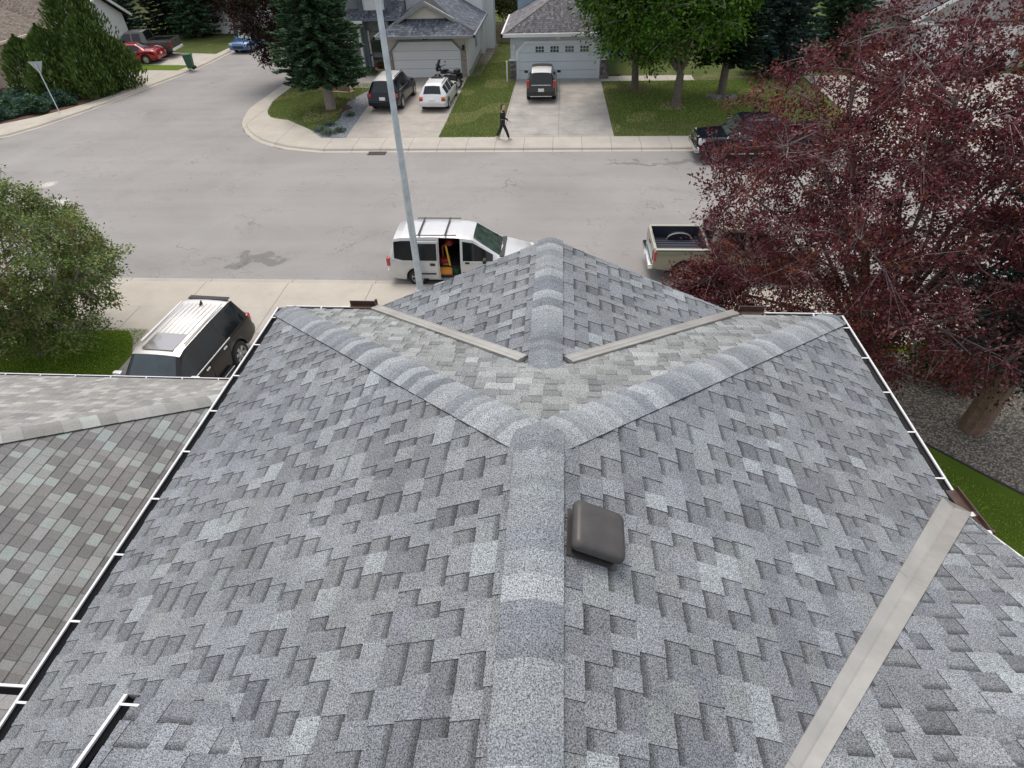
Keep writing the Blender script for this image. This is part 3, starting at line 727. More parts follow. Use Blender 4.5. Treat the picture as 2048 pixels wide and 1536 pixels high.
g = guard([(GR+0.03, YF-0.01, zg), (GR+0.06, YF+0.07, zg), (GR+0.38, YF+0.07, zg)], 0.085); g.box((GR+0.2, YF+0.03, zg+0.012), (0.36, 0.07, 0.004)); g.build('splash_guard', MT['brown'], RF)
g = guard([(XR+0.065, 3.74, zg), (XR+0.085, 3.55, zg), (XR+0.12, 3.25, zg)], 0.075); g.box((XR+0.05, 3.48, zg+0.03), (0.11, 0.50, 0.005), rz=0.1)
g.box((XR+0.115, 3.25, zg+0.045), (0.02, 0.03, 0.09)); G = g.build('splash_guard', MT['brown'], RF)
g = MB(); g.box((XR+0.075, 3.46, zg+0.036), (0.07, 0.045, 0.006), rz=0.2); g.build('caulked_joint', MT['gutter'], G)
g = MB(); g.box((XR+0.095, 3.25, zg+0.04), (0.05, 0.03, 0.07)); g.build('gutter_end', MT['gutter'], G)
g = MB(); g.box((GL+0.045, YF-0.0, zg+0.02), (0.05, 0.05, 0.03), bev=0.008); g.build('gutter_end', MT['gutter'], RF)
g = MB(); g.box((GR-0.03, YF-0.0, zg+0.02), (0.05, 0.05, 0.03), bev=0.008); g.build('gutter_end', MT['gutter'], RF)
# walls, soffits
hs = MT['hs'] = siding_mat('beige_siding', (0.46, 0.42, 0.35))
w = MB()
w.prism([(XL+0.45, YB), (XR-0.45, YB), (XR-0.45, YF-0.45), (XL+0.45, YF-0.45)], 0.0, EZ-0.14)
w.prism([(GL+0.1, EZ-0.14), (GR-0.1, EZ-0.14), (A_[0], GZ-0.16)], YF-0.5, YF-0.30, axis='y')
w.build('wall', hs, house)
w = MB(); w.prism([(XL+0.06, YB), (XR-0.06, YB), (XR-0.06, YF-0.06), (XL+0.06, YF-0.06)], EZ-0.13, EZ-0.10); w.build('soffit', MT['white'], house)
w = MB()
for gx in (GL, GR):
    s = Vector((A_[0]-gx, 0, GZ-EZ)).normalized(); a = Vector((gx, YF, EZ-0.02)); b = Vector((A_[0], YF, GZ-0.02)); dz = Vector((0, 0, -0.15))
    w.add([a, b, b+dz, a+dz, a+Vector((0, -.02, 0)), b+Vector((0, -.02, 0)), b+dz+Vector((0, -.02, 0)), a+dz+Vector((0, -.02, 0))], [(0, 1, 2, 3), (4, 7, 6, 5), (0, 4, 5, 1), (3, 2, 6, 7)])
w.build('fascia', MT['white'], house)
for wx in (-1.5, 1.4): w = MB(); w.box((wx, YF-0.44, 4.6), (1.4, 0.03, 1.3)); w.build('window', MT['wglass'], house)

# roof vent on the right slope beside the ridge
vx, vy = 0.232, 2.0; vz = zr(vx)
ang = math.atan(mRs)
vent = empty('roof_vent', (vx, vy, vz), 0); vent.parent = house
vent.rotation_euler = (0, ang, rad(-2))
m = MB(); m.box((0, 0, 0.016), (0.31, 0.31, 0.006), bev=0.002); m.build('flange', MT['plastic'], vent)
m = MB(); m.box((0, 0, 0.05), (0.235, 0.235, 0.075), bev=0.008)
for k in range(3): m.box((0, 0, 0.03+k*0.018), (0.262, 0.262, 0.006))
m.build('neck', MT['black'], vent)
bm = bmesh.new()
def rr(hx, hy, r_, z, n=6):
    P = []
    for (sx, sy, a0) in ((1, 1, 0), (-1, 1, 90), (-1, -1, 180), (1, -1, 270)):
        for i in range(n+1):
            a = rad(a0+90*i/n); P.append((sx*(hx-r_)+r_*math.cos(a), sy*(hy-r_)+r_*math.sin(a), z))
    return P
lv = [(0.150, 0.152, 0.03, 0.078), (0.155, 0.157, 0.035, 0.076), (0.157, 0.159, 0.037, 0.082), (0.156, 0.158, 0.038, 0.105), (0.150, 0.152, 0.042, 0.122), (0.140, 0.142, 0.045, 0.132), (0.122, 0.124, 0.04, 0.1375), (0.06, 0.062, 0.03, 0.1395)]
V = []; Fc = []
for (a, b, r_, z) in lv: V += rr(a, b, r_, z)
n = 28
for i in range(len(lv)-1):
    for k in range(n): Fc.append((i*n+k, i*n+(k+1) % n, (i+1)*n+(k+1) % n, (i+1)*n+k))
Fc.append(tuple(range((len(lv)-1)*n, len(lv)*n))); Fc.append(tuple(range(n))[::-1])
mobj('hood', V, Fc, MT['plastic'], vent, smooth=True, angle=rad(60))

# ---- neighbouring house to the left
NZ, NX, NY = 4.30, -4.15, 7.50
nm = 0.5; NY = 7.50
nb = empty('house', (0, 0, 0), 0, 'neighbouring house at the left with a taupe and pale green shingled hip roof', 'house')
r2 = MB(); ap = 5.6
top = (NX-ap, NY-ap, NZ+nm*ap)
shingles(r2, (NX, 0, NZ), [(NX, NY, NZ), top, (NX-ap, -6, NZ+nm*ap), (NX, -6, NZ)], NEIGH, 'flat', 0.135, seed=31)
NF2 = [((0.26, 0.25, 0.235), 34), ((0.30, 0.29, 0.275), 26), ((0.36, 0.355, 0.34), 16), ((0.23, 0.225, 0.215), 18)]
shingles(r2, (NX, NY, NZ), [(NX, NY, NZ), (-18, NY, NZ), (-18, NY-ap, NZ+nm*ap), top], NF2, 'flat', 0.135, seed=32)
R2 = r2.build('roof', MT['shinglen'], nb, usecol=True)
c = MB(); caps(c, (NX, NY, NZ+0.004), top, (nm, 0, 1), (0, nm, 1), [((0.24, 0.235, 0.222), 50), ((0.30, 0.295, 0.28), 25), ((0.38, 0.40, 0.38), 14), ((0.19, 0.18, 0.172), 16)], half=0.15, expo=0.205, seed=4, lift=0.008, blend=False)
c.build('hip_cap', MT['shinglen'], R2, usecol=True, smooth=True)
gutter('gutter', R2, (-18, NY-0.03, NZ-0.005), (NX+0.03, NY-0.03, NZ-0.005), (0, 1, 0), off0=0.3, straps=0.66, w=0.10)
gutter('gutter', R2, (NX-0.03, NY, NZ-0.005), (NX-0.03, -6, NZ-0.005), (1, 0, 0), off0=0.3, straps=0.66, w=0.10)
w = MB(); w.prism([(-17.6, -6), (NX-0.45, -6), (NX-0.45, NY-0.45), (-17.6, NY-0.45)], 0.0, NZ-0.12); w.build('wall', siding_mat('grey_siding', (0.42, 0.41, 0.39)), nb)
w = MB(); w.prism([(-17.9, -6), (NX-0.05, -6), (NX-0.05, NY-0.05), (-17.9, NY-0.05)], NZ-0.12, NZ-0.09); w.build('soffit', MT['white'], nb)
# upper roof of the neighbour, its eave coming forward over the lower one
UZ, UY, UX = 6.05, 1.66, -4.0
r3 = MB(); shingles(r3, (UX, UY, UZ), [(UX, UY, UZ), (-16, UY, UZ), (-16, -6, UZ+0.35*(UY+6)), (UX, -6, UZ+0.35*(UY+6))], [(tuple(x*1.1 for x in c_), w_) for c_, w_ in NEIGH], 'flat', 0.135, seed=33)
U = r3.build('upper_roof', MT['shinglen'], nb, usecol=True)
gutter('gutter', U, (-16, UY-0.03, UZ-0.004), (UX, UY-0.03, UZ-0.004), (0, 1, 0), off0=0.2, straps=5.0, w=0.115)
w = MB(); w.prism([(-15.6, -6), (UX-0.4, -6), (UX-0.4, UY-0.4), (-15.6, UY-0.4)], NZ-0.2, UZ-0.1); w.build('upper_wall', siding_mat('grey_upper_siding', (0.42, 0.41, 0.39)), nb)
# ------------------------------------------------------------ vehicles
def wheel(parent, x, y, R, side, w=0.22, spokes=5, rimmat=None, double=False):
    """side = +1 for the wheel whose outer face looks to +y"""
    e = MB(); s = side
    pr = [(R*0.62, -w/2), (R*0.9, -w/2), (R*0.985, -w*0.36), (R, -w*0.15), (R, w*0.15), (R*0.985, w*0.36), (R*0.9, w/2), (R*0.64, w/2), (R*0.62, w*0.40)]
    e.lathe([(r_, h*s) for r_, h in pr], (0, 0, 0), 'y', 28)
    t = e.build('wheel', MT['rubber'], parent, smooth=True, angle=rad(40), loc=(x, y, R))
    m = MB(); f = w*0.36*s
    m.lathe([(R*0.655, w*0.5*s), (R*0.60, w*0.47*s), (R*0.57, f*0.7), (R*0.57, 0.0)], (0, 0, 0), 'y', 28)
    m.lathe([(0.0, f*1.22), (R*0.13, f*1.2), (R*0.17, f*0.9)], (0, 0, 0), 'y', 12)
    for k in range(spokes):
        a = 2*math.pi*k/spokes+0.3
        for da in ((-0.13, 0.13) if double else (0,)):
            c = Vector((math.cos(a+da), 0, math.sin(a+da))); p = Vector((-math.sin(a+da), 0, math.cos(a+da)))
            w0, w1 = R*0.085, R*(0.06 if double else 0.10)
            q = [c*R*0.12-p*w0, c*R*0.12+p*w0, c*R*0.60+p*w1, c*R*0.60-p*w1]
            V = [v+Vector((0, f*1.05, 0)) for v in q]+[v+Vector((0, f*0.6, 0)) for v in q]
            m.add(V, [(0, 1, 2, 3), (4, 7, 6, 5), (0, 4, 5, 1), (1, 5, 6, 2), (2, 6, 7, 3), (3, 7, 4, 0)])
    rm = m.build('rim', rimmat or MT['alloy'], t, smooth=True)
    d = MB(); d.lathe([(0.0, 0.0), (R*0.56, 0.0)], (0, 0.012*s, 0), 'y', 20); d.build('brake_disc', MT['black'], t)
    return t
def car(name, label, cat, loc, rz, S, mat, group=None):
    """S: dict(L, keys=[(x, zr, wr, zb, w)], wheels=[x1,x2], R, sill, side=[(x0,x1)], wind=(x0,x1), back=(x0,x1), ...); x measured from the front bumper"""
    L = S['L']; root = empty(name, loc, rz, label, cat, group)
    K = S['keys']; kx = [k[0] for k in K]; R = S['R']; Ra = R+S.get('gap', 0.055); sill = S.get('sill', 0.30)
    cols = [[k[i] for k in K] for i in range(1, 5)]
    xs = set(kx)
    for a, b in S.get('side', []): xs |= {a, b}
    for a, b in S.get('extra', []): xs |= {a, b}
    arch = []
    for xw in S['wheels']:
        for i in range(11):
            a = math.pi*i/10; arch.append((xw+Ra*math.cos(a), R*0.98+Ra*math.sin(a)))
        xs |= {xw+Ra*math.cos(math.pi*i/10) for i in range(11)}; xs |= {xw-Ra-0.004, xw+Ra+0.004}
    x_ = 0.0
    while x_ < L: xs.add(round(x_, 3)); x_ += 0.18
    xs = sorted(xs); xs2 = [xs[0]]
    for x in xs[1:]:
        if x-xs2[-1] > 0.003: xs2.append(x)
    xs = [x for x in xs2 if x <= L]
    if xs[-1] < L-1e-4: xs.append(L)
    def zlow(x):
        z = sill
        if x < 0.35: z = sill+(0.35-x)*S.get('fup', 0.12)
        if x > L-0.4: z = sill+(x-L+0.4)*S.get('rup', 0.2)
        for xw in S['wheels']:
            if abs(x-xw) <= Ra: z = max(z, R*0.98+math.sqrt(max(Ra*Ra-(x-xw)**2, 0)))
        return z
    cr = S.get('crown', 0.05); drop = S.get('drop', lambda b, x: False)
    rings = []
    for x in xs:
        zr, wr, zb, w = (float(np.interp(x, kx, c)) for c in cols)
        zl_ = zlow(x); zb = min(zb, zr-0.012); zbb = max(zb, zl_+0.05); zr = max(zr, zbb+0.012)
        wb = w-0.03
        z3 = zbb+(zr-zbb)*0.86
        tumb = wr+(wb-wr)*0.16
        zm = max(zl_+0.02, zbb*0.55+sill*0.45)
        C = cr*(0.5+0.5*min(1, wr))
        pts = [(0, zr+C), (wr*0.5, zr+C*0.78), (wr*0.85, zr+C*0.3), (wr, zr-0.01), (tumb, z3), (wb, zbb), (w, zbb-0.06 if zbb-0.06 > zl_ else zl_+0.02), (w+0.004, zm), (w-0.012, zl_), (w-0.16, zl_+0.01)]
        rings.append((x, pts))
    nb_ = 9; rp = S.get('roof')
    groups = {}
    def put(part, quadpts):
        groups.setdefault(part, MB()).add(quadpts, [(0, 1, 2, 3)] if len(quadpts) == 4 else [tuple(range(len(quadpts)))])
    wind, back, side = S.get('wind'), S.get('back'), S.get('side', [])
    paneix = {}
    for i in range(len(rings)-1):
        (xa, A), (xb, B) = rings[i], rings[i+1]; xm = (xa+xb)/2
        for b in range(nb_):
            for s in (1, -1):
                if drop(b, xm) is True or drop(b, xm) == s: continue
                part = 'body'
                if wind and wind[0] < xm < wind[1] and b <= 1 : part = 'windscreen'
                elif back and back[0] < xm < back[1] and b <= 1: part = 'rear_window'
                elif rp and rp[0] < xm < rp[1] and b <= 2: part = 'roof'
                elif b == 4:
                    for k, (a0, a1) in enumerate(side):
                        if a0 < xm < a1 and (A[4][1]-A[5][1]) > 0.06: part = 'side_window|%d|%d' % (k, s)
                V = [(L/2-xa, s*A[b][0], A[b][1]), (L/2-xa, s*A[b+1][0], A[b+1][1]), (L/2-xb, s*B[b+1][0], B[b+1][1]), (L/2-xb, s*B[b][0], B[b][1])]
                if s < 0: V = V[::-1]
                put(part, V)
    for (x, P), s0 in ((rings[0], 1), (rings[-1], -1)):
        V = [(L/2-x, -y, z) for y, z in P[::-1][1:-1]]+[(L/2-x, y, z) for y, z in P[:-1]]
        put('body', V if s0 > 0 else V[::-1])
    def finish(mb, nm, mt, par):
        me_v = mb.v; idx = {}; V = []; F = []
        for f in mb.f:
            g_ = []
            for i in f:
                k = tuple(round(c, 4) for c in me_v[i])
                if k not in idx: idx[k] = len(V); V.append(k)
                if not g_ or g_[-1] != idx[k]: g_.append(idx[k])
            if len(g_) > 1 and g_[0] == g_[-1]: g_.pop()
            if len(set(g_)) >= 3: F.append(tuple(g_))
        return mobj(nm, V, F, mt, par, smooth=True, angle=rad(38))
    body = finish(groups.pop('body'), 'body', mat, root)
    for k, g_ in groups.items():
        nm = k.split('|')[0]
        if nm == 'roof': finish(g_, nm, rp[2], root); continue
        finish(g_, nm, S.get('windmat', MT['glassg']) if nm == 'windscreen' else S.get('sidemat', MT['glass']), root)
    u = MB(); u.box((0, 0, (sill+0.55)/2+0.03), (L-1.0, 2*(K[len(K)//2][4]-0.2), 0.5)); u.build('chassis', MT['black'], root)
    tw = S.get('track', K[len(K)//2][4]-0.115)
    for xw in S['wheels']:
        for s in (1, -1): wheel(root, L/2-xw, s*tw, R, s, S.get('tw', 0.22), S.get('spokes', 5), S.get('rim'), S.get('double', False))
    # fittings
    for nm, mt, c, d, kw in S.get('fit', []):
        both = kw.get('both', True)
        for s in ((1, -1) if both else (kw.get('s', 1),)):
            m = MB(); m.box((L/2-c[0], s*c[1], c[2]), d, bev=kw.get('bev', 0.015), rz=s*kw.get('rz', 0.0)); m.build(nm, mt, root, smooth=True)
    return root
P_SILVER = paint('silver_white_paint', (0.58, 0.58, 0.585), 0.25, 0.3)
P_CHAMP = paint('champagne_paint', (0.23, 0.225, 0.18), 0.45, 0.35)
P_NAVY = paint('black_blue_paint', (0.008, 0.011, 0.02), 0.2, 0.18)
P_DARK = paint('dark_grey_brown_paint', (0.042, 0.04, 0.038), 0.3, 0.22)
P_DKBLUE = paint('midnight_paint', (0.012, 0.014, 0.02), 0.25, 0.18)
P_GREY = paint('gunmetal_paint', (0.026, 0.025, 0.025), 0.3, 0.25)
P_RED = paint('cherry_red_paint', (0.30, 0.010, 0.018), 0.3, 0.2)
P_BLUE = paint('light_blue_paint', (0.06, 0.14, 0.30), 0.4, 0.25)
P_TAUPE = paint('taupe_grey_paint', (0.10, 0.095, 0.085), 0.4, 0.3)
P_WHITE = paint('white_car_paint', (0.74, 0.74, 0.75), 0.05, 0.3)

# --- silver minivan with its side door open
VL = 5.0
van_S = dict(L=VL, R=0.335, wheels=[0.98, 4.0], sill=0.27, crown=0.055, tw=0.2, spokes=7,
    keys=[(0, 0.60, 0.62, 0.50, 0.78), (0.05, 0.74, 0.70, 0.58, 0.86), (0.22, 0.84, 0.76, 0.76, 0.93), (0.7, 0.95, 0.80, 0.88, 0.965), (1.12, 1.04, 0.80, 0.98, 0.975),
          (2.02, 1.64, 0.70, 0.98, 0.975), (2.4, 1.70, 0.70, 0.98, 0.975), (3.4, 1.73, 0.70, 0.98, 0.975), (4.45, 1.71, 0.69, 0.99, 0.97), (4.72, 1.66, 0.68, 1.05, 0.95), (4.93, 1.08, 0.80, 1.02, 0.93), (4.97, 0.74, 0.86, 0.70, 0.92), (5.0, 0.66, 0.84, 0.60, 0.88)],
    wind=(1.12, 2.02), back=(4.72, 4.93), side=[(1.35, 2.38), (2.46, 3.18), (3.24, 4.74)], extra=[(2.46, 3.18)],
    drop=lambda b, x: -1 if (2.46 < x < 3.18 and 3 <= b <= 7) else False,
    fit=[('roof_rail', MT['black'], (3.35, 0.66, 1.785), (1.55, 0.035, 0.03), {}), ('mirror', MT['black'], (1.62, 1.06, 1.06), (0.12, 0.2, 0.15), dict(bev=0.03)),
         ('headlight', MT['lamp'], (0.13, 0.72, 0.70), (0.22, 0.34, 0.15), dict(bev=0.04)), ('tail_lamp', MT['red'], (4.955, 0.87, 0.92), (0.13, 0.15, 0.30), dict(bev=0.03)),
         ('rear_bumper', MT['gutter'], (4.98, 0, 0.47), (0.14, 1.72, 0.24), dict(both=False, bev=0.05)), ('side_strip', MT['black'], (1.85, 0.985, 0.55), (1.1, 0.025, 0.05), {}),
         ('front_door_handle', MT['black'], (2.22, 0.985, 0.93), (0.15, 0.03, 0.07), {})])
van = car('minivan', 'silver white minivan parked by the near kerb with its side door slid open', 'minivan', (-3.27, 18.72, 0), 0, van_S, P_SILVER)
for xx in (2.95, 3.85):
    m = MB(); m.box((VL/2-xx, 0, 1.80), (0.05, 1.36, 0.025), bev=0.008); m.build('roof_crossbar', MT['black'], van)
# cowl and wipers
m = MB(); m.box((VL/2-1.06, 0, 1.065), (0.16, 1.46, 0.03), bev=0.01); m.build('wiper_cowl', MT['black'], van)
m = MB(); m.tube([(VL/2-1.1, -0.5, 1.09), (VL/2-1.32, 0.05, 1.25)], 0.012, 6); m.tube([(VL/2-1.1, 0.1, 1.11), (VL/2-1.32, 0.6, 1.24)], 0.012, 6); m.build('wipers', MT['black'], van)
# inside of the van
m = MB(); x0, x1 = VL/2-4.6, VL/2-2.2
V = [(x0, -0.93, 0.40), (x1, -0.93, 0.40), (x1, 0.90, 0.40), (x0, 0.90, 0.40), (x0, 0.88, 1.55), (x1, 0.88, 1.55)]
m.add(V, [(0, 1, 2, 3), (3, 2, 5, 4)]); m.box((x1-0.12, 0.35, 0.85), (0.16, 0.6, 0.9), bev=0.05); m.box((x1-0.12, -0.42, 0.85), (0.16, 0.55, 0.9), bev=0.05)
m.box((VL/2-3.5, 0.2, 0.85), (0.14, 1.3, 0.85), bev=0.04)
m.build('interior', pm('grey_interior_cloth', (0.06, 0.06, 0.06), 0.9), van)
# sliding door moved back along the side
m = MB(); xd0, xd1 = VL/2-4.0, VL/2-3.22
m.prism([(-1.04, 0.36), (-1.055, 0.70), (-1.035, 1.02), (-0.85, 1.64), (-0.80, 1.64), (-0.985, 1.0), (-1.0, 0.70), (-0.99, 0.36)], xd0, xd1, axis='x')
sd = m.build('sliding_door', P_SILVER, van)
m = MB(); m.add([(xd0+0.03, -1.040, 1.04), (xd1-0.03, -1.040, 1.04), (xd1-0.03, -0.876, 1.58), (xd0+0.03, -0.876, 1.58)], [(0, 1, 2, 3)]); m.build('sliding_window', MT['glass'], sd)
m = MB(); m.box((xd1-0.18, -1.065, 0.90), (0.17, 0.03, 0.08), bev=0.012); m.build('handle', MT['black'], sd)
m = MB(); m.box(((xd0+xd1)/2-0.1, -1.06, 0.55), (0.8, 0.02, 0.05), bev=0.006); m.build('door_strip', MT['black'], sd)
# cargo in the doorway
vo_ = Vector((-3.27, 18.72, 0))
YEL = pm('yellow_plastic', (0.55, 0.40, 0.04), 0.45); ORG = pm('orange_plastic', (0.62, 0.24, 0.03), 0.45); REDP = pm('dark_red_plastic', (0.24, 0.02, 0.018), 0.4); GRN = pm('dark_green_plastic', (0.02, 0.10, 0.05), 0.5)
m = MB(); m.tube([(-0.36, -0.72, 0.62), (-0.42, -0.68, 1.05), (-0.5, -0.5, 1.32)], 0.035, 8); o = m.build('yellow_handle', YEL, loc=vo_, smooth=True); tag(o, 'curved yellow handle standing in the open doorway of the silver minivan', 'tool handle')
m = MB(); m.box((-0.52, -0.66, 0.52), (0.46, 0.44, 0.22), bev=0.03); m.box((-0.52, -0.66, 0.645), (0.40, 0.40, 0.03), bev=0.01); m.box((-0.52, -0.66, 0.70), (0.2, 0.04, 0.05), bev=0.01)
o = m.build('tool_box', ORG, loc=vo_, smooth=True); tag(o, 'orange plastic tool box lowest in the open doorway of the minivan', 'tool box')
m = MB(); m.box((-0.55, -0.5, 0.78), (0.36, 0.3, 0.22), bev=0.04); m.tube([(-0.62, -0.5, 0.88), (-0.62, -0.5, 1.3), (-0.4, -0.5, 1.42)], 0.04, 8); m.lathe([(0.0, 1.28), (0.14, 1.3), (0.16, 1.38), (0.10, 1.46), (0, 1.48)], (-0.4, -0.35, 0), 'z', 14)
o = m.build('compressor', REDP, loc=vo_, smooth=True); tag(o, 'dark red air compressor stacked above the orange box inside the minivan', 'compressor')
m = MB()
for k in range(5): m.lathe([(0.115, 0.46+k*0.035), (0.14, 0.475+k*0.035), (0.115, 0.49+k*0.035)], (-0.14, -0.74, 0), 'z', 18)
o = m.build('green_hose', GRN, loc=vo_, smooth=True); tag(o, 'coiled dark green hose at the front edge of the minivan doorway', 'hose')

P_SKYROOF = pm('sky_reflection_roof', (0.72, 0.69, 0.66), 0.35, 0.75, 0.03, 2, coat=0.6)  # sky reflection on the SUV roofs put into a pale metallic colour
# --- large SUV at the left, seen from its front right corner above
SL = 4.85
suv_S = dict(roof=(1.9, 4.55, P_SKYROOF), L=SL, R=0.39, wheels=[0.95, 3.74], sill=0.42, crown=0.03, tw=0.25, spokes=6, double=True, gap=0.07,
    keys=[(0, 0.70, 0.66, 0.60, 0.80), (0.06, 0.92, 0.72, 0.74, 0.88), (0.2, 1.06, 0.78, 0.96, 0.93), (1.35, 1.14, 0.80, 1.08, 0.955), (1.9, 1.69, 0.66, 1.10, 0.955), (2.1, 1.745, 0.66, 1.10, 0.955),
          (3.4, 1.76, 0.665, 1.12, 0.955), (4.35, 1.73, 0.66, 1.14, 0.95), (4.55, 1.69, 0.65, 1.15, 0.94), (4.72, 1.15, 0.82, 1.10, 0.92), (4.80, 0.80, 0.86, 0.74, 0.90), (4.85, 0.66, 0.84, 0.60, 0.87)],
    wind=(1.35, 1.9), back=(4.55, 4.72), side=[(1.55, 2.42), (2.5, 3.32), (3.42, 4.45)], windmat=pm('blue_grey_windscreen', (0.02, 0.038, 0.048), 0.05, 0, 0.5, 2.0, coat=0.3, spec=0.8),
    fit=[('roof_rail', MT['gutter'], (3.25, 0.60, 1.80), (1.9, 0.045, 0.04), {}), ('mirror', P_WHITE, (1.62, 1.08, 1.20), (0.13, 0.24, 0.17), dict(bev=0.04)),
         ('running_board', MT['gutterin'], (2.3, 0.98, 0.40), (1.75, 0.16, 0.05), {}), ('side_step_trim', MT['gutter'], (2.3, 1.055, 0.425), (1.75, 0.018, 0.022), {}), ('side_step_trim', MT['gutter'], (2.3, 0.925, 0.43), (1.75, 0.018, 0.022), {}),
         ('door_handle', MT['gutter'], (2.3, 0.975, 1.0), (0.17, 0.03, 0.045), {}), ('door_handle', MT['gutter'], (3.2, 0.975, 1.02), (0.17, 0.03, 0.045), {}), ('window_trim', MT['gutter'], (2.55, 0.955, 1.125), (2.0, 0.025, 0.03), {}),
         ('tail_lamp', MT['red'], (4.70, 0.86, 1.02), (0.16, 0.13, 0.26), dict(bev=0.03)), ('headlight', MT['lamp'], (0.15, 0.76, 0.88), (0.2, 0.28, 0.17), dict(bev=0.04)),
         ('rear_bumper', P_GREY, (4.78, 0, 0.60), (0.22, 1.76, 0.24), dict(both=False, bev=0.06))])
suv = car('parked_suv', 'large dark grey SUV with pale roof on the driveway by the nearest house', 'SUV', (-10.08, 11.8, 0.13), rad(-94), suv_S, P_GREY)
for sy in (1, -1):
    for sx in (2.46, 3.37):
        m = MB(); m.box((SL/2-sx, sy*0.957, 0.80), (0.012, 0.012, 0.55)); m.build('door_seam', MT['gutterin'], suv)
m = MB()
for k in range(7): m.box((-1.05, -0.42+k*0.14, 1.783), (1.5, 0.02, 0.012), bev=0.003)
m.build('roof_ribs', P_SKYROOF, suv)
m = MB(); m.box((0.05, 0, 1.772), (0.70, 0.86, 0.02), bev=0.004); m.build('sunroof', pm('sunroof_glass', (0.45, 0.43, 0.42), 0.12, 0.9, 0.03, 2, coat=0.8), suv)
m = MB(); m.add([(-1.78, -0.015, 1.76), (-1.60, -0.015, 1.76), (-1.78, -0.015, 1.87), (-1.78, 0.015, 1.76), (-1.60, 0.015, 1.76), (-1.78, 0.015, 1.87)], [(0, 1, 2), (3, 5, 4), (0, 2, 5, 3), (2, 1, 4, 5), (1, 0, 3, 4)]); m.build('antenna_fin', MT['black'], suv)
m = MB(); m.box((-2.12, 0, 1.735), (0.16, 1.2, 0.03), bev=0.01); m.build('rear_spoiler', P_GREY, suv)

# --- pickups
def pickup(name, label, loc, rz, L, cab_back, mat, bedmat, S, group=None, bedz=1.28, cabz=1.86, W=0.98):
    S = dict(S); S['L'] = L
    bd = cab_back+0.06; wi = W-0.13
    S['keys'] = [(0, 0.72, 0.70, 0.62, 0.86), (0.07, 1.0, 0.76, 0.80, 0.93), (0.22, 1.14, 0.80, 1.02, 0.96), (1.35, 1.22, 0.82, 1.16, W), (1.95, cabz-0.06, 0.68, 1.2, W), (2.15, cabz, 0.69, 1.2, W),
                 (cab_back-0.15, cabz, 0.68, 1.22, W), (cab_back, bedz+0.01, 0.80, 1.2, W), (bd, bedz, wi, bedz-0.03, W), (L-0.12, bedz, wi, bedz-0.03, W), (L-0.04, bedz, wi, bedz-0.03, W-0.01), (L, bedz-0.03, wi-0.02, bedz-0.07, W-0.04)]
    S['back'] = (cab_back-0.15, cab_back); S['wind'] = (1.35, 1.95); S['crown'] = 0.028
    S['extra'] = [(bd+0.01, L-0.09)]
    S['drop'] = lambda b, x: (bd+0.01 < x < L-0.09 and b <= 2)
    root = car(name, label, 'pickup truck', loc, rz, S, mat, group)
    m = MB(); x0, x1 = L/2-(L-0.09), L/2-(bd+0.01); zf_, zt = 0.80, bedz-0.002
    for s in (1, -1):
        m.add([(x0, s*wi, zt), (x1, s*wi, zt), (x1, s*wi, zf_), (x0, s*wi, zf_)], [(0, 1, 2, 3)])
    m.add([(x0, -wi, zf_), (x1, -wi, zf_), (x1, wi, zf_), (x0, wi, zf_)], [(0, 1, 2, 3)])
    m.add([(x0, -wi, zt), (x0, wi, zt), (x0, wi, zf_), (x0, -wi, zf_)], [(0, 1, 2, 3)]); m.add([(x1, -wi, zt), (x1, wi, zt), (x1, wi, zf_), (x1, -wi, zf_)], [(0, 1, 2, 3)])
    for k in range(9): m.box(((x0+x1)/2, -wi+0.14+k*(2*wi-0.28)/8, zf_+0.012), (x1-x0-0.02, 0.05, 0.02))
    tub = m.build('cargo_bed', bedmat, root)
    for s in (1, -1):
        w = MB(); xw = L/2-S['wheels'][1]; n = 10
        P = [(xw+0.44*math.cos(math.pi*i/n), zf_-0.02+0.27*math.sin(math.pi*i/n)**0.8) for i in range(n+1)]
        w.prism(P, s*(wi-0.21), s*(wi-0.002), axis='y'); w.build('wheel_hump', bedmat, tub, smooth=True)
        w = MB(); w.tube([(xw+0.44*math.cos(math.pi*i/n), s*(wi-0.21), zf_-0.015+0.27*math.sin(math.pi*i/n)**0.8) for i in range(n+1)], 0.022, 6); w.build('hump_edge', S.get('railmat', mat), tub, smooth=True)
        w = MB(); w.box(((x0+x1)/2, s*(wi+0.055), bedz+0.010), (x1-x0+0.06, 0.12, 0.02), bev=0.008); w.build('bed_rail', S.get('railmat', mat), root)
    w = MB(); w.box((x0-0.045, 0, bedz+0.010), (0.09, 2*wi+0.02, 0.02), bev=0.008); w.build('tailgate_cap', S.get('railmat', mat), root)
    w = MB(); w.box((-L/2-0.012, 0, bedz-0.27), (0.03, 2*wi-0.12, 0.42), bev=0.01); tg = w.build('tailgate', mat, root)
    w = MB(); w.box((-L/2-0.035, 0, bedz-0.14), (0.02, 0.22, 0.07), bev=0.008); w.build('handle', MT['black'], tg)
    return root
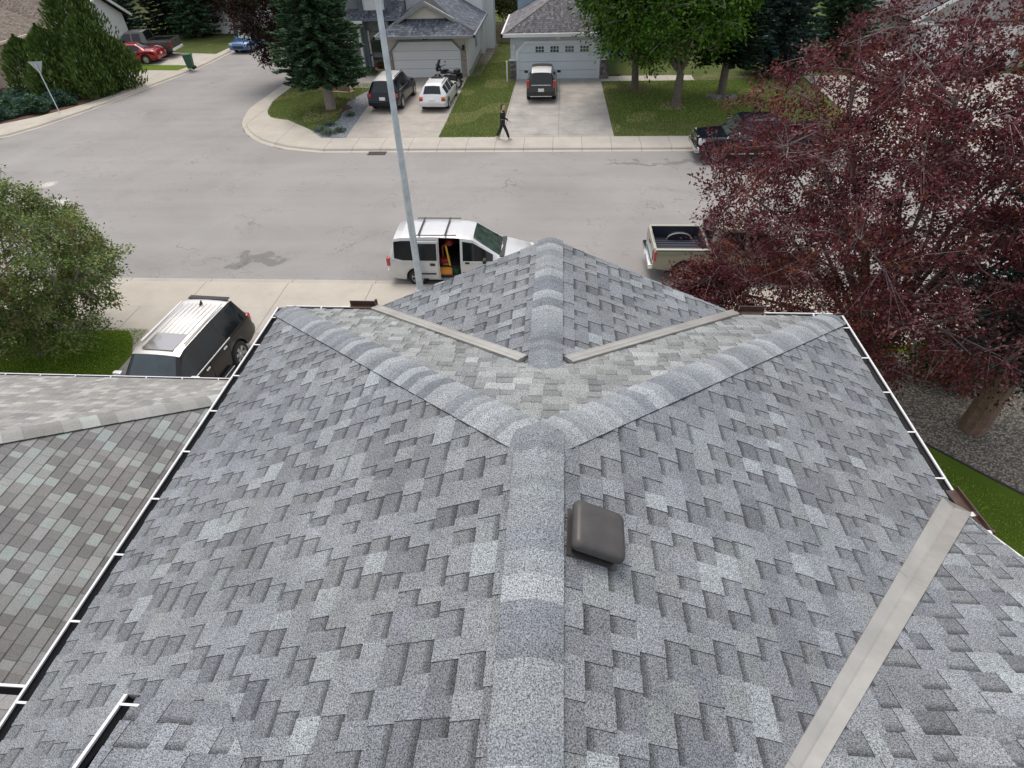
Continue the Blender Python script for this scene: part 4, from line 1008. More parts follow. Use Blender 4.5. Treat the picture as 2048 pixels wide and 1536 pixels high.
tr = dict(R=0.40, wheels=[0.98, 4.35], sill=0.48, tw=0.26, side=[(1.6, 2.5), (2.6, 3.35)], spokes=6, gap=0.07, railmat=paint('pale_champagne_paint', (0.52, 0.50, 0.43), 0.35, 0.35),
    fit=[('tail_lamp', MT['red'], (5.50, 0.955, 0.98), (0.10, 0.06, 0.34), dict(bev=0.015)), ('rear_bumper', MT['chrome'], (5.60, 0, 0.58), (0.20, 1.84, 0.18), dict(both=False, bev=0.05)),
         ('licence_plate', MT['plate'], (5.71, 0, 0.60), (0.012, 0.3, 0.15), dict(both=False, bev=0.002)), ('mirror', MT['black'], (1.75, 1.14, 1.35), (0.14, 0.26, 0.2), dict(bev=0.04)),
         ('headlight', MT['lamp'], (0.14, 0.78, 0.92), (0.2, 0.3, 0.2), dict(bev=0.04))])
tr['wheels'] = [0.98, 4.45]
ch = pickup('pickup_truck', 'champagne pickup truck with empty dark bed parked under the purple tree', (6.05, 19.15, 0), 0, 5.55, 3.72, P_CHAMP, pm('dark_bed_liner', (0.028, 0.034, 0.05), 0.6), tr, bedz=1.22)
rm = dict(R=0.42, wheels=[1.0, 4.75], sill=0.50, tw=0.28, side=[(1.6, 2.5), (2.62, 3.5)], spokes=5, gap=0.07,
    fit=[('headlight', MT['lamp'], (0.20, 0.78, 0.98), (0.3, 0.34, 0.24), dict(bev=0.05)), ('front_bumper', MT['chrome'], (0.02, 0, 0.62), (0.26, 1.9, 0.28), dict(both=False, bev=0.08)),
         ('grille', MT['black'], (0.05, 0, 0.98), (0.10, 1.06, 0.34), dict(both=False, bev=0.03)), ('grille_bar', MT['chrome'], (-0.01, 0, 0.98), (0.03, 1.0, 0.06), dict(both=False, bev=0.01)), ('grille_frame', MT['chrome'], (0.03, 0, 1.17), (0.12, 1.16, 0.05), dict(both=False, bev=0.015)),
         ('grille_bar', MT['chrome'], (-0.01, 0, 0.98), (0.03, 0.07, 0.34), dict(both=False, bev=0.01)),
         ('running_board', MT['chrome'], (2.9, 1.02, 0.50), (2.6, 0.14, 0.06), {}), ('mirror', MT['chrome'], (1.72, 1.16, 1.42), (0.14, 0.26, 0.22), dict(bev=0.05)), ('door_handle', MT['chrome'], (2.4, 1.0, 1.1), (0.18, 0.03, 0.04), {}),
         ('tail_lamp', MT['red'], (5.78, 0.955, 1.0), (0.10, 0.06, 0.34), dict(bev=0.015)), ('rear_bumper', MT['chrome'], (5.85, 0, 0.58), (0.16, 1.84, 0.18), dict(both=False, bev=0.05))])
pickup('pickup_truck', 'black pickup truck with chrome front bumper parked at the far kerb', (9.55, 30.35, 0), math.pi, 5.85, 3.95, P_NAVY, MT['black'], rm, bedz=1.32, cabz=1.90, W=1.0)
pk = dict(R=0.42, wheels=[1.0, 4.5], sill=0.5, tw=0.28, side=[(1.6, 2.5), (2.62, 3.3)], spokes=6, gap=0.08,
    fit=[('tail_lamp', MT['red'], (5.62, 0.955, 0.98), (0.12, 0.08, 0.36), dict(bev=0.015)), ('rear_bumper', MT['gutter'], (5.66, 0, 0.60), (0.22, 1.9, 0.2), dict(both=False, bev=0.05)),
         ('running_board', MT['gutter'], (2.8, 1.02, 0.48), (2.2, 0.14, 0.08), {}), ('mirror', MT['black'], (1.72, 1.14, 1.4), (0.14, 0.24, 0.22), dict(bev=0.04))])
dk = pickup('pickup_truck', 'dark taupe pickup truck with pale wheel arches beside the red car', (-35.05, 54.05, 0.13), rad(186), 5.7, 3.7, P_TAUPE, MT['black'], pk, bedz=1.3, cabz=1.92)
for xw in (1.0, 4.5):
    for s in (1, -1):
        m = MB(); m.tube([(5.7/2-xw+0.53*math.cos(a), s*1.0, 0.42+0.53*math.sin(a)) for a in [math.pi*i/12 for i in range(13)]], 0.05, 6); m.build('wheel_arch_trim', MT['gutter'], dk, smooth=True)
# --- passenger cars
sedan_keys = lambda L, h, w: [(0, 0.52, 0.55, 0.44, 0.72), (0.06, 0.64, 0.62, 0.54, 0.80), (0.25, 0.74, 0.68, 0.66, 0.87), (1.25, 0.92, 0.70, 0.86, w), (1.95, h-0.05, 0.56, 0.90, w), (2.3, h, 0.57, 0.91, w), (3.1, h-0.03, 0.56, 0.92, w),
    (L-0.95, 1.02, 0.66, 0.96, w-0.01), (L-0.3, 0.98, 0.68, 0.92, w-0.03), (L-0.08, 0.88, 0.68, 0.76, w-0.07), (L, 0.62, 0.66, 0.54, w-0.10)]
red_S = dict(L=4.7, R=0.34, wheels=[0.92, 3.72], sill=0.26, crown=0.05, keys=sedan_keys(4.7, 1.42, 0.92), wind=(1.25, 1.95), back=(3.1, 3.75), side=[(1.45, 2.45), (2.53, 3.4)], spokes=10,
    fit=[('tail_lamp', MT['red'], (4.58, 0.72, 0.80), (0.16, 0.26, 0.14), dict(bev=0.03)), ('window_trim', MT['chrome'], (2.45, 0.90, 0.93), (2.0, 0.02, 0.03), {}), ('mirror', P_RED, (1.6, 1.0, 0.98), (0.1, 0.18, 0.12), dict(bev=0.03)), ('licence_plate', MT['plate'], (4.70, 0, 0.66), (0.012, 0.3, 0.14), dict(both=False, bev=0.002))])
car('parked_car', 'cherry red sedan parked on the left driveway beside the dark pickup truck', 'car', (-34.8, 51.9, 0.13), rad(186), red_S, P_RED)
hk = lambda L, h, w, hood=0.95: [(0, 0.56, 0.58, 0.48, 0.76), (0.06, 0.72, 0.66, 0.6, 0.85), (0.25, hood-0.12, 0.72, hood-0.2, 0.90), (1.15, hood+0.02, 0.74, hood-0.04, w), (1.85, h-0.06, 0.62, hood, w), (2.15, h, 0.62, hood+0.01, w), (3.4, h, 0.61, hood+0.03, w),
    (L-0.42, h-0.06, 0.59, hood+0.05, w-0.02), (L-0.14, hood+0.02, 0.72, hood-0.02, w-0.05), (L-0.05, 0.72, 0.78, 0.66, w-0.05), (L, 0.60, 0.74, 0.52, w-0.09)]
blue_S = dict(L=4.3, R=0.33, wheels=[0.85, 3.4], sill=0.27, crown=0.05, keys=hk(4.3, 1.5, 0.88), wind=(1.15, 1.85), back=(3.88, 4.16), side=[(1.4, 2.3), (2.38, 3.2), (3.28, 3.75)],
    fit=[('headlight', MT['lamp'], (0.14, 0.66, 0.72), (0.22, 0.3, 0.16), dict(bev=0.04)), ('grille', MT['black'], (0.02, 0, 0.5), (0.06, 1.0, 0.2), dict(both=False, bev=0.02)), ('mirror', P_BLUE, (1.5, 0.98, 1.02), (0.1, 0.18, 0.13), dict(bev=0.03))])
car('parked_car', 'small light blue car at the top of the side street facing us', 'car', (-27.1, 57.2, 0), rad(-97), blue_S, P_BLUE)
rear_fit = lambda L, w, tz, gz_, pl=True: [('tail_lamp', MT['red'], (L-0.10, w-0.14, tz), (0.14, 0.24, 0.20), dict(bev=0.03)), ('mirror', MT['black'], (1.55, w+0.11, 1.12), (0.12, 0.22, 0.16), dict(bev=0.04)), ('licence_plate', MT['plate'], (L+0.01, 0, gz_), (0.014, 0.36, 0.18), dict(both=False, bev=0.002))]
k = [(a, b, c, d, w) for a, b, c, d, w in hk(4.8, 1.72, 0.965, 1.06)]
xs_ = dict(roof=(1.85, 4.38, P_SKYROOF), L=4.8, R=0.38, wheels=[0.9, 3.8], sill=0.34, crown=0.045, keys=k, wind=(1.15, 1.85), back=(4.38, 4.66), side=[(1.4, 2.4), (2.48, 3.35), (3.43, 4.2)], spokes=7, tw=0.25,
    fit=rear_fit(4.8, 0.95, 0.95, 0.80)+[('roof_rail', MT['black'], (2.9, 0.60, 1.765), (1.9, 0.04, 0.035), {}), ('window_trim', MT['chrome'], (2.8, 0.93, 1.11), (2.6, 0.02, 0.025), {}), ('rear_bumper', P_DKBLUE, (4.76, 0, 0.52), (0.16, 1.8, 0.26), dict(both=False, bev=0.06))])
bm_ = car('parked_suv', 'midnight blue SUV parked behind the lamp pole on the left driveway', 'SUV', (-10.5, 39.9, 0.137), rad(90-3), xs_, P_DKBLUE)
wk = [(0, 0.5, 0.56, 0.42, 0.72), (0.06, 0.62, 0.62, 0.5, 0.79), (0.25, 0.74, 0.66, 0.66, 0.84), (1.25, 0.88, 0.68, 0.82, 0.87), (1.95, 1.34, 0.54, 0.86, 0.87), (2.3, 1.40, 0.55, 0.87, 0.87), (3.5, 1.39, 0.54, 0.89, 0.865), (3.98, 1.34, 0.53, 0.90, 0.85), (4.26, 0.95, 0.64, 0.90, 0.82), (4.40, 0.66, 0.70, 0.6, 0.80), (4.45, 0.56, 0.68, 0.48, 0.77)]
wg = dict(L=4.45, R=0.32, wheels=[0.82, 3.54], sill=0.24, crown=0.045, keys=wk, wind=(1.25, 1.95), back=(3.98, 4.26), side=[(1.45, 2.35), (2.43, 3.2), (3.28, 3.9)], spokes=10,
    fit=[('tail_lamp', MT['amber'], (4.34, 0.68, 0.80), (0.12, 0.22, 0.12), dict(bev=0.03)), ('tail_lamp', MT['red'], (4.37, 0.68, 0.68), (0.12, 0.24, 0.12), dict(bev=0.03)), ('licence_plate', MT['plate'], (4.44, 0, 0.66), (0.02, 0.36, 0.14), dict(both=False, bev=0.002)),
         ('roof_rail', MT['black'], (2.95, 0.52, 1.43), (1.5, 0.03, 0.03), {}), ('mirror', MT['black'], (1.62, 0.95, 0.95), (0.1, 0.17, 0.11), dict(bev=0.03)), ('sunroof', MT['glass'], (2.35, 0, 1.452), (0.42, 0.75, 0.012), dict(both=False, bev=0.003)), ('rear_bumper', P_SILVER, (4.42, 0, 0.42), (0.12, 1.56, 0.2), dict(both=False, bev=0.05))])
car('parked_car', 'silver station wagon parked between the midnight SUV and the sloping lawn', 'car', (-7.55, 39.75, 0.137), rad(90-2), wg, P_WHITE)
ck = [(a, b, c, d, w) for a, b, c, d, w in hk(4.6, 1.66, 0.925, 1.0)]
cv = dict(roof=(2.9, 4.18, P_SKYROOF), L=4.6, R=0.36, wheels=[0.9, 3.56], sill=0.32, crown=0.045, keys=ck, wind=(1.15, 1.85), back=(4.18, 4.46), side=[(1.4, 2.35), (2.43, 3.25), (3.33, 4.0)], spokes=5, tw=0.24,
    fit=[('tail_lamp', MT['red'], (4.50, 0.80, 1.06), (0.10, 0.16, 0.42), dict(bev=0.03)), ('mirror', MT['black'], (1.55, 1.06, 1.1), (0.12, 0.24, 0.16), dict(bev=0.04)), ('licence_plate', MT['plate'], (4.59, 0, 0.74), (0.02, 0.36, 0.18), dict(both=False, bev=0.002)),
         ('tailgate_trim', MT['chrome'], (4.50, 0, 1.00), (0.06, 1.2, 0.05), dict(both=False, bev=0.015)), ('rear_bumper_trim', MT['chrome'], (4.63, 0, 0.40), (0.05, 1.35, 0.05), dict(both=False, bev=0.015)), ('rear_bumper', P_DARK, (4.56, 0, 0.52), (0.16, 1.7, 0.24), dict(both=False, bev=0.05))])
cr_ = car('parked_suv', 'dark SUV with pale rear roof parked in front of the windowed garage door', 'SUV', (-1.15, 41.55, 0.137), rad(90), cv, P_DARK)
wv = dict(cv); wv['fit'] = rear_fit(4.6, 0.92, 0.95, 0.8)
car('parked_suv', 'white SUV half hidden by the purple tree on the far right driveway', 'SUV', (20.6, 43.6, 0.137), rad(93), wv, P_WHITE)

# --- motorcycle behind the silver wagon
mc = empty('motorcycle', (-7.55, 43.3, 0.137), rad(152), 'black motorcycle on its stand in front of the plain white garage door', 'motorcycle')
for x in (0.72, -0.68):
    m = MB(); m.lathe([(0.24, -0.05), (0.30, -0.06), (0.315, 0), (0.30, 0.06), (0.24, 0.05)], (0, 0, 0), 'y', 24); t_ = m.build('wheel', MT['rubber'], mc, smooth=True, loc=(x, 0, 0.315))
    m = MB(); m.lathe([(0.235, -0.04), (0.21, 0), (0.235, 0.04)], (0, 0, 0), 'y', 20)
    for k in range(5):
        a = k*2*math.pi/5; m.box((0.12*math.cos(a), 0, 0.12*math.sin(a)), (0.24, 0.03, 0.03), rot=Matrix.Rotation(-a, 3, 'Y'))
    m.build('rim', MT['alloy'], t_)
mc.scale = (1.15, 1.15, 1.15)
m = MB(); m.tube([(0.72, -0.09, 0.315), (0.50, -0.09, 0.98)], 0.03, 8); m.tube([(0.72, 0.09, 0.315), (0.50, 0.09, 0.98)], 0.03, 8); m.build('fork', MT['chrome'], mc, smooth=True)
m = MB(); m.tube([(0.40, -0.40, 1.06), (0.48, -0.12, 1.02), (0.48, 0.12, 1.02), (0.40, 0.40, 1.06)], 0.022, 8); m.build('handlebar', MT['black'], mc, smooth=True)
m = MB(); m.box((0.0, 0, 0.45), (0.46, 0.30, 0.36), bev=0.06); m.box((-0.2, 0, 0.36), (0.9, 0.1, 0.08), bev=0.02); m.build('engine', MT['iron'], mc, smooth=True)
m = MB(); m.box((0.18, 0, 0.80), (0.52, 0.30, 0.24), bev=0.10, rot=Matrix.Rotation(0.15, 3, 'Y')); m.build('fuel_tank', P_NAVY, mc, smooth=True)
m = MB(); m.box((-0.32, 0, 0.80), (0.62, 0.28, 0.10), bev=0.04); m.box((-0.72, 0, 0.90), (0.3, 0.34, 0.24), bev=0.06); m.build('seat', MT['black'], mc, smooth=True)
m = MB(); m.box((0.62, 0, 0.92), (0.2, 0.34, 0.28), bev=0.07); m.build('headlamp_cowl', P_NAVY, mc, smooth=True)
m = MB(); m.add([(0.66, -0.16, 1.05), (0.66, 0.16, 1.05), (0.50, 0.12, 1.40), (0.50, -0.12, 1.40)], [(0, 1, 2, 3)]); m.add([(0.645, -0.16, 1.05), (0.645, 0.16, 1.05), (0.485, 0.12, 1.40), (0.485, -0.12, 1.40)], [(3, 2, 1, 0)]); m.build('windshield', MT['glassg'], mc)
for s in (1, -1):
    m = MB(); m.box((0.42, s*0.42, 1.22), (0.04, 0.14, 0.09), bev=0.015); m.tube([(0.42, s*0.34, 1.05), (0.42, s*0.42, 1.18)], 0.01, 5); m.build('mirror', MT['chrome'], mc)
    m = MB(); m.box((-0.62, s*0.26, 0.62), (0.46, 0.18, 0.32), bev=0.05); m.build('saddle_bag', MT['black'], mc, smooth=True)
m = MB(); m.tube([(0.05, -0.2, 0.28), (-0.5, -0.24, 0.30), (-0.95, -0.24, 0.34)], [0.035, 0.045, 0.05], 8); m.build('exhaust', MT['chrome'], mc, smooth=True)
# ------------------------------------------------------------ houses across the street
BLUE_TRIM = pm('slate_blue_trim', (0.10, 0.125, 0.15), 0.5); GREY_TRIM = pm('grey_trim_paint', (0.22, 0.24, 0.25), 0.5)
DOORW = siding_mat('pale_garage_door', (0.82, 0.83, 0.84), 0.52, 0.93)
DOORB = siding_mat('ice_blue_garage_door', (0.66, 0.72, 0.77), 0.52, 0.93)
STUC = pm('cream_stucco', (0.62, 0.57, 0.49), 0.9, 0, 0.05, 2, fine=(60, 0.08)); WSID = siding_mat('white_siding', (0.74, 0.75, 0.74), 0.12, 0.85)
BRICK = block_mat('tan_brick', (0.24, 0.19, 0.15), (0.33, 0.27, 0.22), (0.36, 0.33, 0.3), 9.0); STONE = block_mat('grey_fieldstone', (0.13, 0.115, 0.115), (0.27, 0.24, 0.24), (0.10, 0.09, 0.09), 5.0)
BSID = siding_mat('blue_grey_siding', (0.27, 0.36, 0.44), 0.13, 0.85)
def fascia(parent, pts, z, h=0.17, t=0.10, mat=None, name='eave_gutter'):
    m = MB()
    for a, b in zip(pts[:-1], pts[1:]):
        a = Vector((a[0], a[1], z-h/2)); b = Vector((b[0], b[1], z-h/2)); d = b-a; an = math.atan2(d.y, d.x)
        m.box((a+b)/2, (d.length+t, t, h), rz=an)
    return m.build(name, mat or MT['white'], parent)
def door(parent, x0, x1, y, z0, z1, mat, cut=0.45, rows=4, frame=None, fw=0.16, name='garage_door', wins=None):
    m = MB(); P = [(x0, z0), (x1, z0), (x1, z1-cut), (x1-cut, z1), (x0+cut, z1), (x0, z1-cut)]
    m.prism(P, y, y+0.05, axis='y'); d = m.build(name, mat, parent)
    if frame:
        f = MB(); Q = [(x0-fw, z0), (x0-fw, z1-cut+fw*0.4), (x0+cut-fw*0.4, z1+fw), (x1-cut+fw*0.4, z1+fw), (x1+fw, z1-cut+fw*0.4), (x1+fw, z0)]
        I = [(x0, z0), (x0, z1-cut), (x0+cut, z1), (x1-cut, z1), (x1, z1-cut), (x1, z0)]
        for i in range(5):
            q = [Q[i], Q[i+1], I[i+1], I[i]]; f.prism(q, y-0.06, y+0.01, axis='y')
        f.build('door_frame', frame, parent)
    for k in range(1, rows):
        zz = z0+(z1-z0)*k/rows; g_ = MB(); g_.box(((x0+x1)/2, y-0.004, zz), (x1-x0-0.06, 0.012, 0.018)); g_.build('panel_seam', GREY_TRIM, d)
    if wins:
        for wx in wins:
            for i in range(3):
                for j in range(2):
                    g_ = MB(); g_.box((wx-0.2+i*0.2, y-0.008, z1-0.24-j*0.19), (0.16, 0.02, 0.15)); g_.build('window_pane', MT['wglass'], d)
    return d
# --- left house: garage with gablet, tan brick piers, white siding
h1 = empty('house', (0, 0, 0), 0, 'slate-roofed house with a small cream gable above its plain white garage door', 'house')
ez, ex0, ex1, ey = 2.95, -12.5, -5.75, 44.5; cx = (ex0+ex1)/2; hw = (ex1-ex0)/2; pk_ = ez+hw*0.52
r1 = MB(); gy = 46.0
def hz(d): return ez+0.52*d
shingles(r1, (ex0, ey, ez), [(ex0, ey, ez), (ex1, ey, ez), (ex1-(gy-ey), gy, hz(gy-ey)), (ex0+(gy-ey), gy, hz(gy-ey))], FARG, 'flat', 0.2, 51)
ry = gy-0.3
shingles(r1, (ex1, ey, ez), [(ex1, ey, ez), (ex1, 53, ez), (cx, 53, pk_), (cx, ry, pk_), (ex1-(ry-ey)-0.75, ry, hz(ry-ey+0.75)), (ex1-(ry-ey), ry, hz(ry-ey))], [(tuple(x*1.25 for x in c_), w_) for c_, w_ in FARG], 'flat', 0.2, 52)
shingles(r1, (ex0, ey, ez), [(ex0, 53, ez), (ex0, ey, ez), (ex0+(ry-ey), ry, hz(ry-ey)), (ex0+(ry-ey)+0.75, ry, hz(ry-ey+0.75)), (cx, ry, pk_), (cx, 53, pk_)], FARG, 'flat', 0.2, 53)
R1 = r1.build('roof', MT['shinglef'], h1, usecol=True)
fascia(R1, [(ex0, 53), (ex0, ey), (ex1, ey), (ex1, 53)], ez+0.02, 0.16, 0.12, GREY_TRIM)
g_ = MB(); gw = hw-(gy-ey); g_.prism([(cx-gw, hz(gy-ey)), (cx+gw, hz(gy-ey)), (cx, pk_)], gy, gy+0.1, axis='y'); g_.build('gable_wall', STUC, h1)
for s in (1, -1):
    a = Vector((cx+s*(hw-(ry-ey)), ry, hz(ry-ey)+0.02)); b = Vector((cx, ry, pk_+0.02)); d = b-a
    g_ = MB(); n_ = Vector((0, 0, -0.2)); o_ = Vector((0, -0.07, 0)); g_.add([a, b, b+n_, a+n_, a+o_, b+o_, b+n_+o_, a+n_+o_], [(0, 1, 2, 3), (4, 7, 6, 5), (0, 4, 5, 1), (3, 2, 6, 7), (0, 3, 7, 4)]); g_.build('rake_board', GREY_TRIM, R1)
w = MB(); w.prism([(-12.05, 45.95), (-6.42, 45.95), (-6.42, 53), (-12.05, 53)], 0, ez); w.build('wall', STUC, h1)
w = MB(); w.prism([(-6.42, 46.0), (-6.36, 46.0), (-6.36, 62), (-6.42, 62)], 0.55, ez-0.02); w.build('side_wall', WSID, h1)
w = MB(); w.prism([(-6.40, 46.0), (-6.34, 46.0), (-6.34, 62), (-6.40, 62)], 0.0, 0.56); w.build('foundation', MT['kerb'], h1)
door(h1, -11.75, -6.95, 45.90, 0.14, 2.38, DOORW, 0.55, 4, GREY_TRIM, 0.11)
for x in (-12.02, -6.72):
    w = MB(); w.box((x, 45.9, 0.95), (0.40, 0.16, 1.7)); w.build('brick_pier', BRICK, h1)
w = MB(); w.lathe([(0.10, 0), (0.19, 0.0), (0.19, 0.05), (0.10, 0.05)], (-9.35, 45.86, 2.62), 'y', 18); w.build('house_medallion', MT['iron'], h1)
w = MB(); w.box((-6.72, 45.82, 2.0), (0.16, 0.16, 0.3), bev=0.03); w.build('wall_lantern', MT['black'], h1)
w = MB(); w.tube([(-6.5, 45.85, 2.8), (-6.5, 45.85, 0.2)], 0.045, 6); w.build('downspout', MT['white'], h1)
w = MB(); w.box((-6.335, 50.2, 1.75), (0.03, 0.9, 1.0)); w.build('side_window', MT['wglass'], h1)
w = MB(); w.prism([(-12.0, 53), (-6.1, 53), (-6.1, 63), (-12.0, 63)], 0, 6.2); w.build('upper_wall', WSID, h1)
w = MB(); w.box((-7.3, 52.97, 5.0), (0.6, 0.04, 1.3)); w.build('upper_window', MT['wglass'], h1)
w = MB(); w.prism([(-6.34, 55.0), (-5.45, 55.0), (-5.45, 56.6), (-6.34, 56.6)], 0, 3.9); ch_ = w.build('chimney_chase', WSID, h1)
w = MB(); w.box((-5.86, 55.8, 3.97), (1.15, 1.8, 0.14)); w.build('chimney_cap', BLUE_TRIM, ch_)
# entry side, left of the garage
w = MB(); w.prism([(-15.2, 48.2), (-12.06, 48.2), (-12.06, 58), (-15.2, 58)], 0, 6.0); w.build('entry_wall', siding_mat('grey_entry_siding', (0.25, 0.27, 0.28), 0.13, 0.8), h1)
w = MB(); w.box((-13.2, 48.1, 4.3), (1.5, 0.14, 1.9)); w.build('white_panel', MT['white'], h1)
for zc, hh in ((2.0, 1.3), (0.75, 0.5)):
    w = MB(); w.box((-13.2, 48.12, zc), (1.2, 0.10, hh)); w.build('entry_window', MT['wglass'], h1)
    for sx in (-0.68, 0.68):
        w = MB(); w.box((-13.2+sx, 48.08, zc), (0.12, 0.14, hh+0.2)); w.build('window_trim', MT['white'], h1)
for x in (-14.4, -12.3):
    w = MB(); w.box((x, 47.6, 1.7), (0.16, 0.16, 3.4)); w.build('porch_post', MT['white'], h1)
    w = MB(); w.box((x+0.28, 47.9, 2.4), (0.34, 0.1, 4.8)); w.build('blue_trim_board', BLUE_TRIM, h1)
p_ = MB(); shingles(p_, (-15.6, 46.9, 3.5), [(-15.6, 46.9, 3.5), (-11.2, 46.9, 3.5), (-11.2, 49.2, 4.5), (-15.6, 49.2, 4.5)], FARG, 'flat', 0.2, 55)
shingles(p_, (-15.6, 47.4, 5.6), [(-15.6, 47.4, 5.7), (-11.6, 47.4, 5.7), (-11.6, 51, 7.2), (-15.6, 51, 7.2)], FARG, 'flat', 0.2, 56)
p_.build('porch_roof', MT['shinglef'], h1, usecol=True)
fascia(h1, [(-15.6, 46.88), (-13.9, 46.88)], 3.52, 0.14, 0.1, MT['white'], 'porch_gutter')
# --- right house: ice-blue door with panes, stone piers
h2 = empty('house', (0, 0, 0), 0, 'house with ice blue garage door, stone piers and a broad grey hip roof', 'house')
a0, a1, by = -3.92, 3.92, 44.6; sl = 0.50; hh = (a1-a0)/2
r = MB(); shingles(r, (a0, by, ez), [(a0, by, ez), (a1, by, ez), (0, by+hh, ez+sl*hh)], FARB, 'flat', 0.2, 61)
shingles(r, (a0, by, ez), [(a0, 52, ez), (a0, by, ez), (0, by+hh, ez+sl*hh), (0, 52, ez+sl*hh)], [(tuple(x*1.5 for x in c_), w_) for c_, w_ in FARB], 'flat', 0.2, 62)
shingles(r, (a1, by, ez), [(a1, by, ez), (a1, 52, ez), (0, 52, ez+sl*hh), (0, by+hh, ez+sl*hh)], FARB, 'flat', 0.2, 63)
caps(r, (a0, by, ez), (0, by+hh, ez+sl*hh), (-sl, 0, 1), (0, -sl, 1), [((0.2, 0.19, 0.19), 1)], seed=2, lift=0.02)
R2_ = r.build('roof', MT['shinglef'], h2, usecol=True)
fascia(R2_, [(a0, 52), (a0, by), (a1, by), (a1, 52)], ez+0.03, 0.20, 0.13, MT['white'])
w = MB(); w.prism([(a0+0.5, by), (a1-0.5, by), (a1-0.5, 52), (a0+0.5, 52)], ez-0.16, ez-0.13); w.build('soffit', MT['white'], h2)
w = MB(); w.prism([(-3.4, 45.12), (3.3, 45.12), (3.3, 56), (-3.4, 56)], 0, ez-0.1); w.build('wall', pm('pale_blue_stucco', (0.52, 0.58, 0.63), 0.9, 0, 0.05, 2), h2)
door(h2, -2.85, 2.5, 45.06, 0.14, 2.30, DOORB, 0.5, 4, MT['white'], 0.17, wins=(-1.42, -0.42, 0.58, 1.58))
for x, wd in ((-3.24, 0.44), (3.02, 0.56)):
    w = MB(); w.box((x, 45.04, 0.72), (wd, 0.22, 1.20)); q_ = w.build('stone_pier', STONE, h2)
    w = MB(); w.box((x, 45.02, 1.35), (wd+0.1, 0.3, 0.07)); w.build('pier_cap', MT['white'], q_)
w = MB(); w.box((-3.14, 45.02, 2.15), (0.14, 0.12, 0.26), bev=0.03); w.build('wall_lantern', MT['white'], h2)
w = MB(); w.box((-0.2, 45.04, 2.62), (0.3, 0.08, 0.18)); w.build('keystone', MT['white'], h2)
w = MB(); w.prism([(-3.3, 52.0), (-0.2, 52.0), (-0.2, 60), (-3.3, 60)], 0, 6.6); w.build('upper_wall', BSID, h2)
w = MB(); w.box((-3.22, 51.97, 5.2), (0.16, 0.06, 2.6)); w.build('corner_board', MT['white'], h2)
w = MB(); w.prism([(-0.2, 52.0), (8, 52.0), (8, 60), (-0.2, 60)], 0, 6.6); w.build('rear_wall', BSID, h2)
pp = MB(); pp.box((-3.62, 44.35, 0.75), (0.10, 0.10, 1.3)); pp.box((-3.62, 44.35, 1.42), (0.13, 0.13, 0.04)); tag(pp.build('marker_post', MT['white'], smooth=False), 'short white post beside the left stone pier of the ice blue garage', 'post')
# --- far right house behind the purple tree
h3 = empty('house', (0, 0, 0), 0, 'beige house with white gable trim and arched vent behind the purple tree', 'house')
gx0, gx1, gyy, gz_ = 22.6, 31.5, 46.6, 3.1; gm = (gx0+gx1)/2
w = MB(); w.prism([(gx0+0.4, 0), (gx1-0.4, 0), (gx1-0.4, gz_), (gm, gz_+2.35), (gx0+0.4, gz_)], gyy, gyy+9, axis='y'); w.build('wall', pm('warm_grey_stucco', (0.36, 0.35, 0.34), 0.9, 0, 0.05, 2), h3)
r = MB(); shingles(r, (gx0, gyy-0.5, gz_), [(gx0, gyy+9, gz_-0.1), (gx0, gyy-0.5, gz_-0.1), (gm, gyy-0.5, gz_+2.5), (gm, gyy+9, gz_+2.5)], FARB, 'flat', 0.2, 71)
shingles(r, (gx1, gyy-0.5, gz_), [(gx1, gyy-0.5, gz_-0.1), (gx1, gyy+9, gz_-0.1), (gm, gyy+9, gz_+2.5), (gm, gyy-0.5, gz_+2.5)], FARB, 'flat', 0.2, 72)
r3_ = r.build('roof', MT['shinglef'], h3, usecol=True)
for s in (1, -1):
    a = Vector((gm+s*(gm-gx0), gyy-0.52, gz_-0.08)); b = Vector((gm, gyy-0.52, gz_+2.52)); dz = Vector((0, 0, -0.26)); o_ = Vector((0, -0.06, 0))
    g_ = MB(); g_.add([a, b, b+dz, a+dz, a+o_, b+o_, b+dz+o_, a+dz+o_], [(0, 1, 2, 3), (4, 7, 6, 5), (0, 4, 5, 1), (3, 2, 6, 7)]); g_.build('rake_board', MT['white'], r3_)
    w = MB(); w.box((gm+s*3.6, gyy-0.35, gz_-0.2), (1.3, 0.5, 0.14)); w.build('eave_return', MT['white'], h3)
w = MB(); vv = [(0.20*math.cos(a), 0.25+0.20*math.sin(a)) for a in [math.pi*i/8 for i in range(9)]]+[(-0.20, -0.35), (0.20, -0.35)]
w.prism([(gm+0.15+1.5*x, gz_+0.95+1.3*z) for x, z in vv], gyy-0.06, gyy-0.01, axis='y'); v3 = w.build('arched_vent', MT['white'], h3)
w = MB(); w.prism([(gm+0.15+1.0*x, gz_+0.95+0.95*z) for x, z in vv], gyy-0.09, gyy-0.05, axis='y'); w.build('vent_louvre', pm('louvre_grey', (0.42, 0.44, 0.46), 0.6), v3)
w = MB(); w.box((gm, gyy-0.06, gz_-0.25), (8.0, 0.1, 0.09)); w.build('belt_trim', MT['black'], h3)
door(h3, 24.2, 30.0, gyy-0.06, 0.14, 2.5, siding_mat('bright_garage_door', (0.70, 0.70, 0.70), 0.52, 0.9), 0.1, 4, MT['white'], 0.14)
